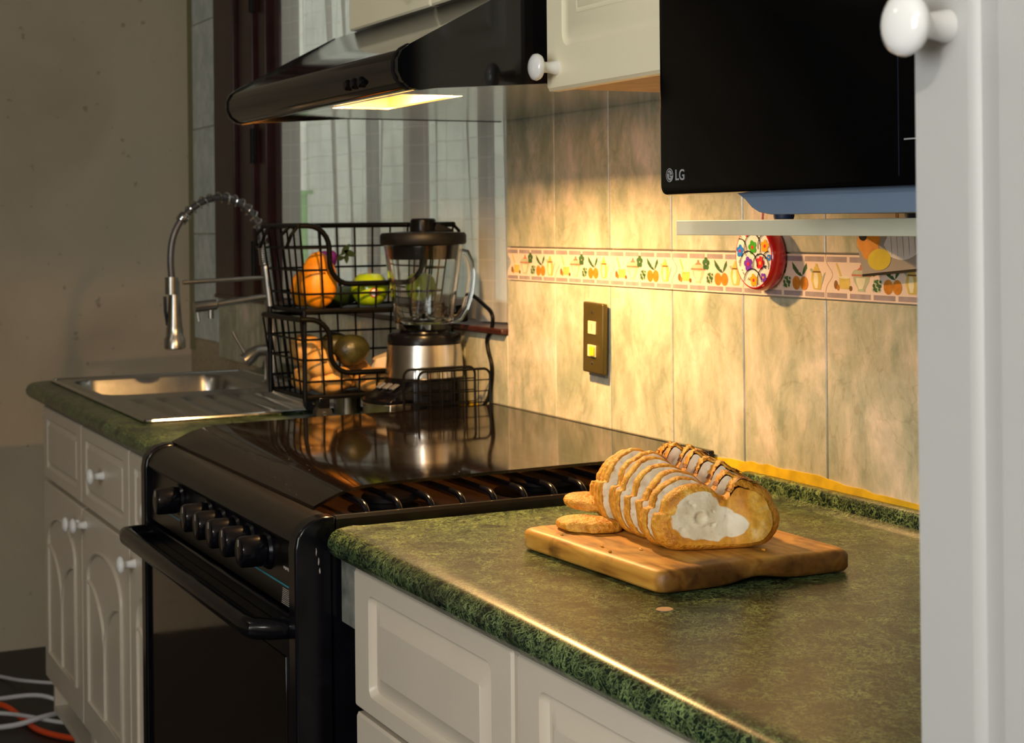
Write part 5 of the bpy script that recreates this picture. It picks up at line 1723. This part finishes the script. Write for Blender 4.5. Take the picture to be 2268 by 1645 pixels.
# ================================================================== BLENDER
def blender_appliance():
    C = Vector((-0.150, -0.118, CT))
    t = thing('blender', C, 'steel and black blender with glass jug in front of the wire basket', 'blender')
    def lo(prof, n=48): return MB().lathe(prof, C, n)
    obj('motor_foot', lo([(0.072, 0.0005), (0.078, 0.004), (0.08, 0.03), (0.080, 0.07), (0.0795, 0.09), (0.0775, 0.0945)]), BLACKPL, t)
    obj('motor_band', lo([(0.0775, 0.0945), (0.0775, 0.098), (0.0765, 0.11), (0.0745, 0.14), (0.0725, 0.158), (0.071, 0.1585)]), simple('blender_steel', (0.6, 0.56, 0.5, 1), 0.24, 0.06, 60, metallic=1.0), t, smooth=60)
    obj('collar', lo([(0.071, 0.1585), (0.073, 0.160), (0.0725, 0.174), (0.070, 0.178), (0.05, 0.180), (0.048, 0.186), (0.0, 0.186)]), BLACKPL, t)
    # control pod reaching out to the front left
    m = MB()
    dirv = Vector((0.25, -0.97, 0)).normalized()
    sx = Vector((dirv.y, -dirv.x, 0))
    def pod(o, w_, z): return [tuple(C + dirv * o_ + sx * w2 + Vector((0, 0, z))) for o_, w2 in ((o - 0.05, -w_), (o, -w_), (o + 0.008, -w_ * 0.6), (o + 0.011, 0), (o + 0.008, w_ * 0.6), (o, w_), (o - 0.05, w_))]
    obj('pod_steel', MB().loops([pod(0.118, 0.046, 0.0008), pod(0.119, 0.046, 0.004), pod(0.118, 0.046, 0.048)]), MATS['blender_steel'], t, 0.001)
    def pod2(o, w_, z, zz): return [tuple(C + dirv * o_ + sx * w2 + Vector((0, 0, z_))) for o_, w2, z_ in ((o - 0.06, -w_, zz), (o, -w_, z), (o + 0.008, -w_ * 0.6, z), (o + 0.011, 0, z), (o + 0.008, w_ * 0.6, z), (o, w_, z), (o - 0.06, w_, zz))]
    pd = obj('control_pod', MB().loops([pod2(0.118, 0.047, 0.0485, 0.0485), pod2(0.120, 0.048, 0.054, 0.054), pod2(0.112, 0.046, 0.060, 0.090)]), BLACKP, t, 0.002)
    for k in range(3):
        p = C + dirv * (0.088 + 0.0) + sx * (0.026 - 0.022 * k) + Vector((0, 0, 0.0785))
        b = MB().box((-0.007, -0.009, -0.0012), (0.007, 0.009, 0.0025))
        ang = math.atan2(dirv.y, dirv.x) - PI / 2
        b.xf(Matrix.Translation(p) @ Matrix.Rotation(ang, 4, 'Z') @ Matrix.Rotation(math.radians(-27), 4, 'X'))
        obj('button', b, BARS, pd, 0.001)
    # glass jug: thick wall
    outer = [(0.040, 0.186), (0.056, 0.188), (0.0575, 0.196), (0.060, 0.215), (0.066, 0.26), (0.073, 0.31), (0.0775, 0.345), (0.079, 0.352)]
    inner = [(0.0735, 0.352), (0.0725, 0.345), (0.068, 0.31), (0.061, 0.26), (0.055, 0.215), (0.051, 0.203), (0.03, 0.199), (0.0, 0.198)]
    jug = obj('glass_jug', MB().lathe([(0.0, 0.1865)] + outer + inner, C, 56), GLASS, t, smooth=50)
    hd = Vector((0.35, 0.93, 0)).normalized()
    hp = []
    for (o_, z_) in ((0.069, 0.325), (0.082, 0.338), (0.096, 0.336), (0.105, 0.318), (0.108, 0.29), (0.104, 0.258), (0.094, 0.228), (0.080, 0.208), (0.064, 0.204)):
        hp.append(C + hd * (o_ * 0.88) + Vector((0, 0, z_)))
    obj('jug_handle', MB().tube(hp, [0.008, 0.009, 0.0085, 0.008, 0.008, 0.008, 0.008, 0.0085, 0.009], 14), GLASS, jug, smooth=80)
    obj('blade', MB().lathe([(0.022, 0.199), (0.024, 0.204), (0.012, 0.208), (0.006, 0.216), (0, 0.217)], C, 16), CHROME, jug)
    for k in range(4):
        a = k * PI / 2 + 0.3
        obj('blade_wing', MB().box((0.004, -0.004, 0.2105), (0.03, 0.004, 0.2115)).xf(Matrix.Translation(C) @ Matrix.Rotation(a, 4, 'Z')), CHROME, jug)
    # lid
    ld = obj('lid', lo([(0.0, 0.325), (0.066, 0.325), (0.0685, 0.332), (0.0715, 0.352), (0.0, 0.3528)]), BLACKPL, t)
    obj('lid_disc', lo([(0.083, 0.3535), (0.0855, 0.357), (0.0855, 0.372), (0.082, 0.377), (0.04, 0.3795), (0.0, 0.380)]), BLACKM, t)
    kp = [(0.026, 0.379), (0.0265, 0.384), (0.025, 0.402), (0.022, 0.405), (0.0, 0.4055)]
    kn = MB().lathe(kp, C, 32)
    obj('lid_cap', kn, BLACKPL, t)
    obj('lid_tab', MB().loops([[tuple(C + hd * o_ + Vector((-hd.y * s * 0.016, hd.x * s * 0.016, z_))) for o_, z_ in ((0.02, 0.379), (0.025, 0.398), (0.055, 0.384), (0.062, 0.379))] for s in (-1, 1)]), BLACKPL, t, 0.002)
blender_appliance()
# its cord
cp = [(-0.190, -0.013, 1.118), (-0.178, -0.013, 1.138), (-0.158, -0.0125, 1.150), (-0.133, -0.0125, 1.146), (-0.092, -0.0125, 1.132), (-0.064, -0.0125, 1.121), (-0.055, -0.0125, 1.106), (-0.062, -0.0125, 1.085), (-0.082, -0.0125, 1.066), (-0.078, -0.0125, 1.045), (-0.064, -0.0125, 1.02), (-0.062, -0.0125, 0.998), (-0.070, -0.013, 0.965), (-0.068, -0.022, 0.945), (-0.07, -0.042, 0.920), (-0.072, -0.056, 0.9056)]
def smooth_path(P, n=6):
    P = [Vector(p) for p in P]
    P = [P[0] * 2 - P[1]] + P + [P[-1] * 2 - P[-2]]
    out = []
    for i in range(1, len(P) - 2):
        for k in range(n):
            u = k / n
            a, b, c, d = P[i - 1], P[i], P[i + 1], P[i + 2]
            out.append(0.5 * ((2 * b) + (c - a) * u + (2 * a - 5 * b + 4 * c - d) * u * u + (3 * b - a - 3 * c + d) * u ** 3))
    out.append(P[-2])
    return out
t = thing('power_cord', (-0.06, -0.03, CT), 'black power cord hanging down the tiles beside the blender', 'cord')
obj('cable', MB().tube(smooth_path(cp), 0.0042, 8), BLACKPL, t)
obj('plug', MB().box((-0.207, -0.026, 1.095), (-0.181, -0.006, 1.130)), BLACKPL, t, 0.005)

# ================================================================== WIRE NAPKIN HOLDER
def rack():
    t = thing('wire_rack', (-0.068, -0.1, CT), 'small black wire rack standing between blender and stove', 'rack')
    for (x, ya, yb_, zt_) in ((-0.0685, -0.196, -0.046, 1.015), (-0.0545, -0.172, -0.02, 1.011)):
        cy_, hw = (ya + yb_) / 2, (yb_ - ya) / 2
        zb_ = CT + 0.0032
        out = rrect(cy_, (zb_ + zt_) / 2, hw, (zt_ - zb_) / 2, 0.014)
        obj('frame', MB().tube([(x, a, b) for a, b in out], 0.0026, 8, True), BLACKW, t)
        for k in range(1, 6):
            y = ya + (yb_ - ya) * k / 6
            obj('wire', MB().tube([(x, y, zb_), (x, y, zt_)], 0.0012, 6), BLACKW, t)
        for k in range(1, 5):
            z = zb_ + (zt_ - zb_) * k / 5
            obj('wire', MB().tube([(x, ya, z), (x, yb_, z)], 0.0012, 6), BLACKW, t)
    for y in (-0.15, -0.08):
        obj('base_wire', MB().tube([(-0.0685, y, CT + 0.0032), (-0.0545, y, CT + 0.0032)], 0.0026, 8), BLACKW, t)
rack()

# ================================================================== CABLES ON THE FLOOR
def floor_cord(pts, mat, r, label, col):
    tag(obj('floor_cable', MB().tube(smooth_path([(a, b, max(c, r + 0.0003)) for a, b, c in pts]), r, 8), mat, None), label, 'cable', 'cables on the dark floor')
floor_cord([(-2.25, -0.80, 0.006), (-2.05, -0.66, 0.006), (-1.9, -0.60, 0.02), (-1.86, -0.48, 0.01), (-1.95, -0.36, 0.006)], CORDW, 0.005, 'thin white cable running towards the beige wall', 0)
floor_cord([(-1.80, -0.86, 0.006), (-1.72, -0.70, 0.03), (-1.66, -0.60, 0.04), (-1.60, -0.52, 0.012), (-1.5, -0.45, 0.006)], CORDW, 0.006, 'white cable looping in front of the cabinet end', 0)
floor_cord([(-1.62, -0.92, 0.006), (-1.52, -0.72, 0.012), (-1.50, -0.62, 0.03), (-1.56, -0.52, 0.02), (-1.60, -0.42, 0.006)], CORDW, 0.007, 'thicker white cable, nearest of the bundle on the floor', 0)
floor_cord([(-1.72, -0.88, 0.02), (-1.60, -0.70, 0.022), (-1.48, -0.60, 0.02), (-1.42, -0.50, 0.008)], CORDW, 0.0055, 'white cable crossing over the orange cord', 0)
floor_cord([(-1.84, -0.86, 0.008), (-1.68, -0.715, 0.03), (-1.58, -0.665, 0.012), (-1.47, -0.645, 0.009), (-1.38, -0.60, 0.009), (-1.28, -0.52, 0.009)], CORDO, 0.0075, 'orange extension cord on the dark floor', 0)
